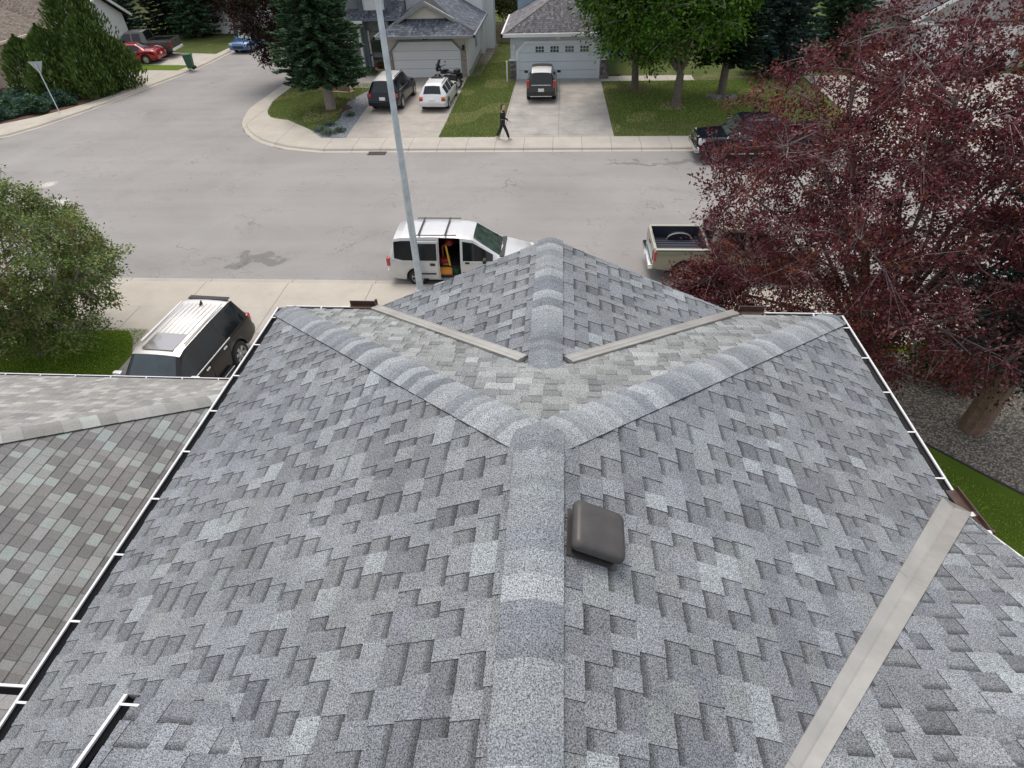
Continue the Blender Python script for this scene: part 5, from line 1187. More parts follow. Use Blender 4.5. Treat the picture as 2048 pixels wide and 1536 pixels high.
# --- two houses at the far left corner
h4 = empty('house', (0, 0, 0), 0, 'brown-roofed beige house in the top left corner behind the junipers', 'house')
r = MB(); shingles(r, (-40.3, 46, 2.8), [(-40.3, 43.5, 2.8), (-40.3, 51.5, 2.8), (-45.8, 51.5, 5.0), (-45.8, 43.5, 5.0)][::-1], BROWN, 'flat', 0.2, 81)
shingles(r, (-51.3, 46, 2.8), [(-51.3, 43.5, 2.8), (-51.3, 51.5, 2.8), (-45.8, 51.5, 5.0), (-45.8, 43.5, 5.0)], BROWN, 'flat', 0.2, 82)
r4 = r.build('roof', MT['shinglef'], h4, usecol=True); fascia(r4, [(-40.3, 43.5), (-40.3, 51.5)], 2.84, 0.16, 0.12, pm('cream_fascia', (0.62, 0.56, 0.45), 0.6))
w = MB(); w.prism([(-51, 43.8), (-40.8, 43.8), (-40.8, 51.2), (-51, 51.2)], 0, 2.8); w.build('wall', pm('beige_stucco', (0.44, 0.35, 0.29), 0.9, 0, 0.05, 2), h4)
w = MB(); w.box((-43.6, 49.8, 3.95), (0.35, 0.35, 0.28), bev=0.05); w.build('roof_vent', MT['white'], h4)
h5 = empty('house', (0, 0, 0), 0, 'white-walled house with brown roof at the end of the pickup driveway', 'house')
w = MB(); w.prism([(52.0, 0), (58.3, 0), (58.3, 2.7), (55.2, 4.6), (52.0, 2.7)], -46, -38.6, axis='x'); w.build('wall', WSID, h5)
r = MB(); shingles(r, (-38.1, 51.6, 2.6), [(-46, 51.6, 2.6), (-38.1, 51.6, 2.6), (-38.1, 55.2, 4.75), (-46, 55.2, 4.75)], BROWN, 'flat', 0.2, 91)
shingles(r, (-38.1, 58.8, 2.6), [(-38.1, 58.8, 2.6), (-46, 58.8, 2.6), (-46, 55.2, 4.75), (-38.1, 55.2, 4.75)], BROWN, 'flat', 0.2, 92)
r5 = r.build('roof', MT['shinglef'], h5, usecol=True)
for a, b in (((51.6, 2.6), (55.2, 4.75)), ((58.8, 2.6), (55.2, 4.75))):
    g_ = MB(); g_.prism([(a[0], a[1]+0.04), (b[0], b[1]+0.04), (b[0], b[1]-0.2), (a[0], a[1]-0.2)], -38.12, -38.04, axis='x'); g_.build('rake_board', MT['white'], r5)
for k, (xx, yy, zz, rr_) in enumerate(((-31.4, 66.5, 2.7, 0.0),)):
    h6 = empty('house', (xx, yy, 0), 0, 'pale distant house glimpsed between dark evergreens beyond the pickup truck', 'house')
    w = MB(); w.prism([(-4, -3), (4, -3), (4, 3), (-4, 3)], 0, zz); w.build('wall', WSID, h6)
    w = MB(); w.prism([(-4.4, zz), (4.4, zz), (0, zz+1.9)], -3.4, 3.4, axis='y'); w.build('roof', pm('far_brown_roof', (0.16, 0.13, 0.11), 0.9), h6)
# low fence between the two houses
fn = empty('wooden_fence', (-4.9, 57.2, 0), 0, 'low brown wooden fence closing the gap between the two garages', 'fence')
for k in range(9):
    w = MB(); w.box((-0.5+k*0.17, 0, 0.85), (0.15, 0.03, 1.7)); w.build('board', MT['wood'], fn)
w = MB(); w.box((0.15, 0.04, 1.4), (1.6, 0.05, 0.1)); w.build('rail', MT['wood'], fn)
# ------------------------------------------------------------ street furniture and small things
lp_ = empty('street_lamp', (-4.62, 17.32, 0.13), 0, 'tall galvanised street lamp pole standing behind the silver minivan', 'street lamp')
m = MB(); m.tube([(0, 0, 0), (0, 0, 2), (0, 0, 6), (0, 0, 13.0)], [0.118, 0.112, 0.088, 0.055], 16); m.build('pole', MT['galv'], lp_, smooth=True)
m = MB(); m.lathe([(0.20, 0.0), (0.20, 0.03), (0.13, 0.06), (0.12, 0.12)], seg=20); 
for k in range(4): m.lathe([(0.02, 0.03), (0.02, 0.07), (0, 0.07)], (0.16*math.cos(k*1.571+.78), 0.16*math.sin(k*1.571+.78), 0), 'z', 8)
m.build('base_plate', MT['galv'], lp_)
m = MB(); m.lathe([(0.0, 12.95), (0.09, 12.98), (0.24, 13.15), (0.26, 13.35), (0.12, 13.5), (0, 13.52)], seg=18); m.build('lamp_head', MT['galv'], lp_, smooth=True)
ys = empty('yield_sign', (-32.05, 38.2, 0.1), rad(10), 'back of a grey triangular yield sign on a pole before the junipers', 'road sign')
m = MB(); m.tube([(0, 0, 0), (0, 0, 2.85)], 0.035, 8); m.build('pole', MT['galv'], ys)
m = MB(); T = [(-0.42, 2.98), (0.42, 2.98), (0.0, 2.24)]; m.prism(T, 0.04, 0.055, axis='y'); m.build('sign_plate', pm('bare_sign_metal', (0.36, 0.38, 0.38), 0.4, 0.3, 0.08, 4), ys)
bn = empty('wheelie_bin', (-28.75, 49.35, 0.13), rad(-80), 'dark green wheeled bin standing at the kerb of the side street', 'bin')
m = MB(); b4 = [(-0.24, -0.26), (0.24, -0.26), (0.24, 0.26), (-0.24, 0.26)]; m.add([(x*0.82, y*0.8, 0.08) for x, y in b4]+[(x*1.08, y*1.1, 1.0) for x, y in b4], [(3, 2, 1, 0), (0, 1, 5, 4), (1, 2, 6, 5), (2, 3, 7, 6), (3, 0, 4, 7)]); m.build('body', GRN, bn)
m = MB(); m.box((0, 0.0, 1.03), (0.60, 0.66, 0.06), bev=0.02, rot=Matrix.Rotation(0.05, 3, 'X')); m.build('lid', GRN, bn)
for s in (1, -1): m = MB(); m.lathe([(0.02, -0.03), (0.11, -0.03), (0.11, 0.03), (0.02, 0.03)], (s*0.2, 0.24, 0.11), 'x', 14); m.build('wheel', MT['rubber'], bn)
m = MB(); m.tube([(-0.22, 0.36, 0.98), (0.22, 0.36, 0.98)], 0.018, 6); m.build('handle', GRN, bn)
m = MB(); m.box((0, -0.24, 0.7), (0.16, 0.02, 0.12)); m.build('white_label', MT['white'], bn)
# wooden bench under the spruce
be = empty('garden_bench', (-14.05, 40.7, 0.13), rad(-14), 'weathered wooden bench with plank back under the big spruce', 'bench')
for k in range(4): m = MB(); m.box((0, -0.2+k*0.14, 0.46), (1.45, 0.12, 0.035), bev=0.006); m.build('seat_slat', MT['wood'], be)
for k in range(3): m = MB(); m.box((0, -0.30, 0.60+k*0.13), (1.45, 0.035, 0.115), bev=0.006); m.build('back_slat', MT['wood'], be)
for s in (1, -1):
    for y in (-0.28, 0.22): m = MB(); m.box((s*0.66, y, 0.22 if y > 0 else 0.45), (0.08, 0.08, 0.44 if y > 0 else 0.9)); m.build('leg', MT['wood'], be)
    m = MB(); m.box((s*0.70, -0.03, 0.66), (0.09, 0.6, 0.04)); m.build('armrest', MT['wood'], be)
ur = empty('flower_urn', (-12.9, 46.6, 0.14), 0, 'terracotta flower urn with red plant by the garage corner', 'planter')
m = MB(); m.lathe([(0.0, 0.0), (0.22, 0.0), (0.14, 0.12), (0.14, 0.2), (0.42, 0.42), (0.46, 0.5), (0.40, 0.5), (0.0, 0.42)], seg=22); m.build('pot', pm('terracotta', (0.33, 0.23, 0.16), 0.85, 0, 0.2, 6), ur, smooth=True)
ur2 = empty('stone_planter', (-14.6, 44.6, 0.14), 0, 'small tan stone planter on the path behind the bench', 'planter')
m = MB(); m.lathe([(0.0, 0.0), (0.26, 0.0), (0.34, 0.38), (0.38, 0.4), (0.38, 0.46), (0.28, 0.46), (0.0, 0.40)], seg=18); m.build('pot', MT['wood'], ur2, smooth=True)
ba = empty('garden_arch', (-14.1, 42.4, 0.13), rad(20), 'thin black iron garden stand leaning beside the bench', 'garden stand')
for s in (1, -1): m = MB(); m.tube([(s*0.25, 0, 0), (s*0.22, 0, 1.4), (0, 0, 1.9)], 0.025, 6); m.build('leg', MT['black'], ba)
m = MB(); m.tube([(-0.25, 0, 0.7), (0.25, 0, 0.7)], 0.02, 6); m.tube([(-0.25, 0, 1.2), (0.25, 0, 1.2)], 0.02, 6); m.build('crossbar', MT['black'], ba)
for i, (x, y) in enumerate(((9.6, 39.7), (10.15, 39.55), (10.5, 39.85), (9.3, 40.05))):
    bm2 = bmesh.new(); bmesh.ops.create_icosphere(bm2, subdivisions=2, radius=0.28)
    rng = random.Random(i)
    for v in bm2.verts: v.co = Vector((v.co.x*1.25, v.co.y, v.co.z*0.75))*rng.uniform(0.88, 1.1)
    me = bpy.data.meshes.new('garden_rock'); bm2.to_mesh(me); bm2.free(); me.materials.append(MT['pebble'])
    o = bpy.data.objects.new('garden_rock', me); COL.objects.link(o); o.location = (x, y, 0.2)
    tag(o, ['pale rock at the foot of the dark evergreen, nearest the kerb on the left', 'pale rock nearest the kerb at the foot of the dark evergreen', 'pale rock right of the dark evergreen trunk', 'leftmost pale rock beside the dark evergreen trunk'][i], 'rock', 'pale rocks round the evergreen trunk')

# ------------------------------------------------------------ the walking person
def skinmesh(name, chains, mat, parent, sub=2, root=0):
    V = []; E = []; Rr = []; key = {}
    def vid(p, r_):
        k = tuple(round(c, 4) for c in p)
        if k not in key: key[k] = len(V); V.append(p); Rr.append(r_)
        return key[k]
    for ch in chains:
        ids = [vid(p, r_) for p, r_ in ch]
        for a, b in zip(ids[:-1], ids[1:]):
            if a != b and (a, b) not in E and (b, a) not in E: E.append((a, b))
    me = bpy.data.meshes.new(name); me.from_pydata(V, E, []); me.materials.append(mat)
    o = bpy.data.objects.new(name, me); COL.objects.link(o)
    md = o.modifiers.new('skin', 'SKIN'); md.use_smooth_shade = True
    me.update()
    if not me.skin_vertices: 
        bpy.context.view_layer.objects.active = o
    sv = me.skin_vertices[0].data
    for i, r_ in enumerate(Rr):
        sv[i].radius = (r_ if isinstance(r_, tuple) else (r_, r_)); sv[i].use_root = (i == root)
    s = o.modifiers.new('sub', 'SUBSURF'); s.levels = sub; s.render_levels = sub
    if parent: o.parent = parent
    return o
PX, PYp = -2.98, 32.62
ps = None
z0 = 0.0
pel = (0.0, 0, 0.93); wst = (0.0, 0, 1.08); chs = (0.02, 0, 1.28); shc = (0.02, 0, 1.43); nk = (0.03, 0, 1.50); hd0 = (0.045, 0, 1.58); hd1 = (0.055, 0, 1.66); hd2 = (0.04, 0, 1.74)
hipL, knL, anL, toL = (0.0, 0.09, 0.90), (-0.14, 0.10, 0.50), (-0.36, 0.10, 0.14), (-0.22, 0.11, 0.035)
hipR, knR, anR, toR = (0.0, -0.09, 0.90), (0.20, -0.09, 0.50), (0.33, -0.09, 0.09), (0.50, -0.10, 0.05)
shL, elL, wrL = (0.0, 0.18, 1.41), (-0.10, 0.23, 1.14), (-0.06, 0.23, 0.90)
shR, elR, wrR = (0.03, -0.18, 1.41), (0.14, -0.23, 1.17), (0.35, -0.22, 1.02)
def hand(w, d, s):
    w = Vector(w); d = Vector(d).normalized(); side = Vector((0, 0, 1)).cross(d).normalized(); up = d.cross(side)
    pm1 = w+d*0.045; pm2 = w+d*0.085; ch = [[(tuple(w), 0.024), (tuple(pm1), (0.034, 0.016)), (tuple(pm2), (0.036, 0.014))]]
    for k, ln in enumerate((0.062, 0.072, 0.067, 0.052)):
        off = up*(0.026-k*0.0175); a = pm2+off*0.8; b = a+d*ln*0.5+side*0.006*s; c = b+d*ln*0.32+side*0.022*s
        ch.append([(tuple(pm2), (0.036, 0.014)), (tuple(a+d*0.008), 0.0095), (tuple(b), 0.0088), (tuple(c), 0.0078)])
    t0 = pm1+up*0.03; ch.append([(tuple(pm1), (0.034, 0.016)), (tuple(t0+d*0.008), 0.011), (tuple(t0+up*0.018+d*0.035), 0.0095)])
    return ch
body_ch = [[(pel, (0.13, 0.10)), (wst, (0.125, 0.09)), (chs, (0.15, 0.105)), (shc, (0.12, 0.085)), (nk, 0.055), (hd0, (0.072, 0.085)), (hd1, (0.078, 0.10)), (hd2, (0.06, 0.075))],
    [(hd0, (0.072, 0.085)), ((0.128, 0, 1.575), 0.026)], [(hd1, (0.078, 0.10)), ((0.152, 0, 1.63), 0.014)],
    [(pel, (0.13, 0.10)), (hipL, 0.088), (knL, 0.058), (anL, 0.038), (toL, 0.036)], [(pel, (0.13, 0.10)), (hipR, 0.088), (knR, 0.058), (anR, 0.038), (toR, 0.034)],
    [(shc, (0.12, 0.085)), (shL, 0.055), (elL, 0.042), (wrL, 0.026)], [(shc, (0.12, 0.085)), (shR, 0.055), (elR, 0.042), (wrR, 0.026)]]
body_ch += hand(wrL, (0.15, 0, -1), -1)[:] + hand(wrR, (0.85, 0, -0.55), 1)[:]
ps = skinmesh('person', body_ch, MT['skin'], None, 2); ps.location = (PX, PYp, 0.135); ps.rotation_euler = (0, 0, rad(-3))
tag(ps, 'person in black coat and trousers walking to the right on the far pavement', 'person')
jk = [[(tuple(Vector(pel)-Vector((0, 0, 0.20))), (0.135, 0.115)), (tuple(Vector(pel)-Vector((0, 0, 0.09))), (0.150, 0.125)), (pel, (0.152, 0.125)), (wst, (0.145, 0.115)), (chs, (0.168, 0.125)), (shc, (0.13, 0.10)), ((0.028, 0, 1.50), 0.068)],
    [(shc, (0.13, 0.10)), (shL, 0.072), (elL, 0.056), (tuple(Vector(wrL)+Vector((0, 0, 0.02))), 0.042)], [(shc, (0.13, 0.10)), (shR, 0.072), (elR, 0.056), (tuple(Vector(wrR)+Vector((-0.01, 0, 0.01))), 0.042)]]
skinmesh('coat', jk, MT['clothb'], ps, 2)
tj = [[(wst, (0.13, 0.10)), (pel, (0.14, 0.115)), (hipL, 0.102), (knL, 0.082), (tuple(Vector(anL)+Vector((0, 0, 0.0))), 0.072)], [(pel, (0.14, 0.115)), (hipR, 0.102), (knR, 0.082), (tuple(Vector(anR)+Vector((0, 0, 0.02))), 0.072)]]
skinmesh('trousers', tj, MT['clothb'], ps, 2)
for nm, an, to in (('shoe', anL, toL), ('shoe', anR, toR)):
    a = Vector(an)-Vector((0.02, 0, 0.03)); t_ = Vector(to); skinmesh(nm, [[(tuple(a-Vector((0.05, 0, 0.0))), 0.038), (tuple(a.lerp(t_, 0.4)), (0.045, 0.042)), (tuple(t_+Vector((0.03, 0, 0))), (0.042, 0.028))]], MT['shoe'], ps, 2)
skinmesh('hair', [[((0.10, 0, 1.735), (0.055, 0.03)), ((0.035, 0, 1.765), (0.085, 0.045)), ((-0.035, 0, 1.70), (0.095, 0.06)), ((-0.04, 0, 1.60), (0.085, 0.055)), ((-0.05, 0, 1.50), (0.06, 0.04)), ((-0.07, 0, 1.40), 0.03)]], MT['hair'], ps, 2)
for s in (1, -1):
    m = MB(); m.box((0.135, s*0.033, 1.655), (0.012, 0.026, 0.014), bev=0.004); m.build('eye', MT['black'], ps)
m = MB(); m.box((0.135, 0, 1.59), (0.012, 0.045, 0.01), bev=0.003); m.build('mouth', pm('lips', (0.4, 0.16, 0.14), 0.5), ps)
# ------------------------------------------------------------ trees and plants
def leafcloud(name, P, size, pal, parent, mat=None, seed=0, up=0.5, aspect=0.5, axis=None, jit=0.25, clump=None):
    rng = np.random.default_rng(seed); n = len(P); P = np.asarray(P, float)
    if axis is None:
        a = rng.normal(size=(n, 3)); a[:, 2] *= 0.6
    else: a = np.asarray(axis, float)+rng.normal(size=(n, 3))*jit
    a /= np.linalg.norm(a, axis=1)[:, None]
    nr = rng.normal(size=(n, 3)); nr[:, 2] += up*2
    b = np.cross(nr, a); b /= np.linalg.norm(b, axis=1)[:, None]+1e-9
    s = size*rng.uniform(0.65, 1.25, n)[:, None]
    V = np.empty((n, 4, 3)); V[:, 0] = P-a*s*0.5; V[:, 1] = P+b*s*aspect*0.5-a*s*0.05; V[:, 2] = P+a*s*0.5; V[:, 3] = P-b*s*aspect*0.5-a*s*0.05
    me = bpy.data.meshes.new(name); me.vertices.add(4*n); me.vertices.foreach_set('co', V.astype(np.float32).ravel())
    me.loops.add(4*n); me.loops.foreach_set('vertex_index', np.arange(4*n, dtype=np.int32))
    me.polygons.add(n); me.polygons.foreach_set('loop_start', np.arange(0, 4*n, 4, dtype=np.int32)); me.polygons.foreach_set('loop_total', np.full(n, 4, dtype=np.int32))
    me.update(calc_edges=True)
    w = np.array([q[1] for q in pal], float); w /= w.sum(); c = np.array([q[0] for q in pal])
    k = rng.choice(len(pal), n, p=w)
    if clump is not None: k = np.where(rng.random(n) < 0.55, clump % len(pal), k)
    col = np.ones((n, 4), np.float32); col[:, :3] = c[k]*rng.uniform(0.75, 1.3, n)[:, None]
    at = me.attributes.new('Col', 'FLOAT_COLOR', 'FACE'); at.data.foreach_set('color', col.ravel())
    me.materials.append(mat or MT['leaf'])
    o = bpy.data.objects.new(name, me); COL.objects.link(o)
    if parent: o.parent = parent
    return o
def broadleaf(name, label, base, C, Rd, nl, nt, nleaf, lsize, pal, seed, trunk_r=0.16, bark=None, twig=None, group=None, spread=0.22, forks=1, tw=0.012, fork_z=None, inner=0.30, lean_=0.0, zmin=0.5, lobe=None):
    rng = random.Random(seed); nrg = np.random.default_rng(seed)
    root = empty(name, base, rng.uniform(0, 6) * 0, label, 'tree', group)
    C = Vector(C)-Vector(base); Rd = Vector(Rd)
    m = MB(); top = fork_z or max(C.z-Rd.z*0.75, 0.9)
    m.tube([(0, 0, -0.1), (0.02, 0.01, 0.25), (rng.uniform(-.1, .1), rng.uniform(-.1, .1), top)], [trunk_r*1.45, trunk_r*1.05, trunk_r*0.8], 10)
    fk = Vector((0, 0, top)); limbs = []
    for i in range(nl):
        th = 2*math.pi*(i+rng.random()*0.7)/nl; ph = rng.uniform(-0.25, 1.0); q = rng.uniform(0.62, 0.86)
        e_ = C+Vector((Rd.x*math.cos(th)*math.cos(ph), Rd.y*math.sin(th)*math.cos(ph), Rd.z*math.sin(ph)))*q
        mid = fk.lerp(e_, 0.45)+Vector((rng.uniform(-.3, .3), rng.uniform(-.3, .3), rng.uniform(0.1, 0.5)))
        pts = [fk, fk.lerp(mid, 0.5)+Vector((0, 0, 0.1)), mid, mid.lerp(e_, 0.5)+Vector((rng.uniform(-.15, .15),)*3), e_]
        limbs.append(pts); r_ = trunk_r*rng.uniform(0.38, 0.55); m.tube(pts, [r_, r_*0.8, r_*0.6, r_*0.4, r_*0.2], 6)
    if lobe:
        lc = Vector(lobe[0])-Vector(base); pts = [fk, fk.lerp(lc, 0.4)+Vector((0, 0, 0.5)), fk.lerp(lc, 0.8)+Vector((0, 0, 0.25)), lc]
        limbs.append(pts); m.tube(pts, [trunk_r*0.4, trunk_r*0.28, trunk_r*0.15, trunk_r*0.08], 6)
    m.build('trunk', bark or MT['bark'], root, smooth=True)
    t = MB(); LP = []; LA = []; CL = []
    per = nleaf//nt; nodes_ = []
    def lp(l, q):
        k = q*(len(l)-1); i0 = min(int(k), len(l)-2); return l[i0].lerp(l[i0+1], k-i0)
    for i in range(max(30, nt//7)):
        l = limbs[i % len(limbs)]; a = lp(l, rng.uniform(0.35, 1.0))
        out = Vector(((a.x-C.x)/Rd.x, (a.y-C.y)/Rd.y, (a.z-C.z)/Rd.z)); d = Vector((rng.gauss(0, 1), rng.gauss(0, 1), rng.gauss(0.25, 0.8))).normalized()*0.8+out.normalized()*0.5
        d = Vector((d.x*Rd.x, d.y*Rd.y, d.z*Rd.z))*rng.uniform(0.22, 0.42); b = a+d
        q = Vector(((b.x-C.x)/Rd.x, (b.y-C.y)/Rd.y, (b.z-C.z)/Rd.z))
        if q.length > 0.95: b = C+Vector((q.x*Rd.x, q.y*Rd.y, q.z*Rd.z))*(0.95/q.length)
        mid = a.lerp(b, 0.5)+Vector((rng.uniform(-.12, .12), rng.uniform(-.12, .12), rng.uniform(-.05, .2)))
        t.tube([a, mid, b], [tw*2.4, tw*1.8, tw*1.1], 5, cap=False)
        nodes_ += [a.lerp(mid, 0.6), mid, mid.lerp(b, 0.5), b]
    for l in limbs: nodes_ += [lp(l, 0.7), lp(l, 0.85), l[-1]]
    NA = np.array([tuple(p) for p in nodes_])
    for i in range(nt):
        u = rng.random(); rr_ = inner+(1-inner)*u**0.42
        th = rng.uniform(0, 2*math.pi); cz = rng.uniform(-1, 1); sz = math.sqrt(1-cz*cz)
        lump = 1+0.07*math.sin(3*th+seed)*sz+0.07*math.sin(5*cz+2*th)
        T = C+Vector((Rd.x*math.cos(th)*sz, Rd.y*math.sin(th)*sz, Rd.z*cz))*rr_*lump
        T.x += lean_*(T.z-C.z)
        if lobe and i % 14 == 0: T = lc+Vector((lobe[1][0]*math.cos(th)*sz, lobe[1][1]*math.sin(th)*sz, lobe[1][2]*cz))*(0.25+0.75*u)
        if T.z+base[2] < zmin: continue
        dd = np.linalg.norm(NA-np.array(tuple(T)), axis=1)+nrg.random(len(NA))*0.25; best = nodes_[int(dd.argmin())]
        if (T-best).length > 1.5*max(0.6, Rd.x*0.25): best = T+(best-T)*0.5
        mid = best.lerp(T, 0.5)+Vector((rng.uniform(-.1, .1), rng.uniform(-.1, .1), rng.uniform(-0.05, .15)))
        t.tube([best, mid, T], [tw, tw*0.7, tw*0.35], 4, cap=False)
        d = (T-mid); nn = int(per*rng.uniform(0.6, 1.4)); s_ = nrg.random(nn)
        base_p = np.outer(1-s_, np.array(mid.lerp(best, 0.3)))+np.outer(s_, np.array(T+d.normalized()*0.12))
        off = nrg.normal(size=(nn, 3))*spread*np.array([1, 1, 0.7]); LP.append(base_p+off); LA.append(off+np.array(d.normalized())*0.2); CL.append(np.full(nn, rng.randrange(100)))
    t.build('twigs', twig or MT['barkl'], root)
    P = np.concatenate(LP); A = np.concatenate(LA); K = np.concatenate(CL)
    leafcloud('crown', P, lsize, pal, root, seed=seed, axis=A, jit=0.16, clump=K)
    return root
PURP = [((0.104, 0.029, 0.036), 36), ((0.139, 0.039, 0.046), 28), ((0.065, 0.021, 0.026), 26), ((0.195, 0.067, 0.073), 7), ((0.236, 0.130, 0.135), 1.5), ((0.165, 0.059, 0.032), 1)]
pt = broadleaf('purple_leaf_tree', 'large purple-leaved tree at the right spreading over the parked pickup truck', (8.0, 12.6, 0.12), (7.4, 12.5, 5.4), (4.2, 4.1, 3.95), 18, 1900, 150000, 0.084, PURP, 5, 0.17, MT['bark'], MT['barkp'], lean_=0.20, zmin=2.1, lobe=((3.75, 12.9, 2.95), (1.35, 1.1, 0.75)), spread=0.11, tw=0.008, fork_z=1.2, inner=0.2)
OLIVE = [((0.138, 0.192, 0.059), 34), ((0.196, 0.265, 0.092), 24), ((0.090, 0.138, 0.039), 26), ((0.309, 0.367, 0.156), 8), ((0.180, 0.138, 0.059), 8)]
broadleaf('crabapple_tree', 'leafy olive green tree at the left beyond the neighbouring roof', (-15.6, 13.4, 0.12), (-15.2, 13.5, 2.95), (3.0, 2.7, 2.5), 10, 640, 68000, 0.095, OLIVE, 8, 0.13, zmin=0.35, spread=0.13, fork_z=0.9)
VIV = [((0.065, 0.146, 0.020), 36), ((0.101, 0.205, 0.029), 24), ((0.041, 0.097, 0.014), 28), ((0.166, 0.268, 0.050), 10)]
broadleaf('broadleaf_tree', 'vivid green broadleaf tree on the far lawn with a forked trunk', (6.92, 38.3, 0.13), (6.0, 39.2, 6.9), (5.5, 4.2, 4.7), 13, 640, 66000, 0.23, VIV, 12, 0.26, spread=0.36, fork_z=1.8, tw=0.03)
broadleaf('broadleaf_tree', 'dark green broadleaf tree left of the forked tree by the ice blue garage', (4.84, 42.3, 0.13), (4.5, 42.4, 5.8), (3.2, 2.6, 3.9), 9, 280, 24000, 0.22, [((0.02, 0.05, 0.02), 40), ((0.03, 0.075, 0.02), 30), ((0.012, 0.03, 0.012), 30)], 15, 0.24, spread=0.34, fork_z=1.6, tw=0.03)
DPL = [((0.035, 0.018, 0.018), 44), ((0.056, 0.027, 0.025), 26), ((0.025, 0.020, 0.015), 22), ((0.062, 0.062, 0.022), 8)]
broadleaf('plum_tree', 'dark plum-leaved tree overhanging the side street behind the big spruce', (-18.1, 45.5, 0.13), (-19.4, 45.2, 4.8), (3.0, 2.7, 3.7), 8, 300, 24000, 0.2, DPL, 21, 0.16, spread=0.26, fork_z=1.4, tw=0.02)
broadleaf('plum_tree', 'reddish brown tree in the distance above the blue car', (-31.3, 63.5, 0.13), (-31.0, 63.5, 5.2), (3.6, 3.0, 4.0), 7, 200, 13000, 0.26, [((0.06, 0.026, 0.024), 40), ((0.04, 0.022, 0.02), 34), ((0.05, 0.05, 0.02), 16)], 23, 0.18, spread=0.3, fork_z=1.4, tw=0.03)
broadleaf('distant_tree', 'yellowish green tree rising beyond the gap between the two garages', (-4.2, 63, 0.0), (-4.3, 63, 3.4), (3.2, 2.6, 3.0), 7, 150, 10000, 0.26, [((0.09, 0.10, 0.03), 40), ((0.06, 0.07, 0.025), 34), ((0.12, 0.12, 0.04), 16)], 25, 0.18, spread=0.34, tw=0.03)

def conifer(name, label, base, H, Rm, z0, pal, seed, dens=1.0, spray=0.24, group=None, trunk_r=0.2, droop=0.25, bark=None, lean=(0, 0), power=0.85):
    rng = np.random.default_rng(seed); root = empty(name, base, 0, label, 'tree', group)
    m = MB(); m.tube([(0, 0, -0.1), (lean[0]*0.5, lean[1]*0.5, H*0.5), (lean[0], lean[1], H)], [trunk_r*1.15, trunk_r*0.7, 0.02], 10); m.build('trunk', bark or MT['barkr'], root, smooth=True)
    P = []; A = []; lv = z0; br = MB()
    while lv < H-0.15:
        f = (lv-z0)/(H-z0); R = Rm*(1-f)**power*rng.uniform(0.88, 1.08)
        if f < 0.08: R *= 0.75+f*3
        nb_ = max(4, int((7+6*(1-f))*dens))
        ph = rng.uniform(0, 6.28)
        for i in range(nb_):
            th = ph+2*math.pi*(i+rng.uniform(-.25, .25))/nb_; Rb = R*rng.uniform(0.72, 1.12)
            n = max(4, int(Rb/0.085*dens)); t = (np.arange(n)+rng.random(n))/n; t = 0.12+0.88*t
            x = np.cos(th)*Rb*t; y = np.sin(th)*Rb*t; z = lv-droop*Rb*t+0.30*Rb*droop*3*(t**2.6)*0.7+rng.normal(size=n)*0.03
            wdt = 0.10+0.34*Rb*(1-t)*0.45
            for k in range(5):
                sd = rng.uniform(-1, 1, n)*wdt
                q = np.stack([x+np.cos(th+1.57)*sd, y+np.sin(th+1.57)*sd, z-np.abs(sd)*0.18+rng.normal(size=n)*0.035], 1)
                ax = np.stack([np.cos(th)+np.cos(th+1.57)*np.sign(sd)*0.8, np.sin(th)+np.sin(th+1.57)*np.sign(sd)*0.8, np.full(n, -0.1)+0.35*t], 1)
                P.append(q+np.array([lean[0]*lv/H, lean[1]*lv/H, 0])); A.append(ax)
            if Rb > 0.6: br.tube([(0, 0, lv), (x[-1]*0.5, y[-1]*0.5, lv-droop*Rb*0.4), (x[-1]*0.9, y[-1]*0.9, z[-1])], [0.03, 0.02, 0.008], 4, cap=False)
        lv += max(0.16, 0.34*(1-f)**0.5)/max(dens, 0.6)**0.5*0.9
    br.build('branches', bark or MT['bark'], root)
    leafcloud('crown', np.concatenate(P), spray, pal, root, MT['needle'], seed, axis=np.concatenate(A), jit=0.28, aspect=0.30, up=0.8)
    return root
SPR = [((0.049, 0.101, 0.046), 36), ((0.082, 0.153, 0.075), 26), ((0.029, 0.062, 0.028), 24), ((0.143, 0.225, 0.134), 12)]
BSP = [((0.045, 0.083, 0.069), 36), ((0.075, 0.128, 0.112), 24), ((0.024, 0.045, 0.039), 28), ((0.128, 0.180, 0.165), 10)]
DSP = [((0.018, 0.039, 0.023), 40), ((0.029, 0.058, 0.039), 30), ((0.013, 0.026, 0.016), 30)]
conifer('spruce_tree', 'tall green spruce above the wooden bench on the corner lawn', (-14.25, 38.5, 0.13), 11.5, 3.15, 1.75, SPR, 3, 1.15, 0.34, trunk_r=0.28, droop=0.22, bark=pm('pale_spruce_bark', (0.30, 0.25, 0.22), 0.9, 0, 0.25, 5), power=0.7)
conifer('spruce_tree', 'blue-green spruce with thick red-brown trunk on the pebbles beside the near roof', (10.35, 11.15, 0.12), 10.5, 2.7, 2.3, BSP, 4, 0.9, 0.2, trunk_r=0.27, droop=0.18)
conifer('spruce_tree', 'dark evergreen on the far lawn with pale rocks round its trunk', (9.95, 40.3, 0.13), 10.5, 2.6, 2.2, DSP, 6, 1.0, 0.32, trunk_r=0.22, bark=MT['bark'])
conifer('spruce_tree', 'dark blue-green spruce behind the top of the purple tree', (14.3, 45.5, 0.13), 11, 3.2, 0.8, BSP, 9, 0.9, 0.36, trunk_r=0.25)
conifer('spruce_tree', 'grey-green spruce between the purple tree top and the far right house', (19.2, 48.5, 0.13), 10, 3.0, 0.8, SPR, 19, 0.8, 0.4, trunk_r=0.25)
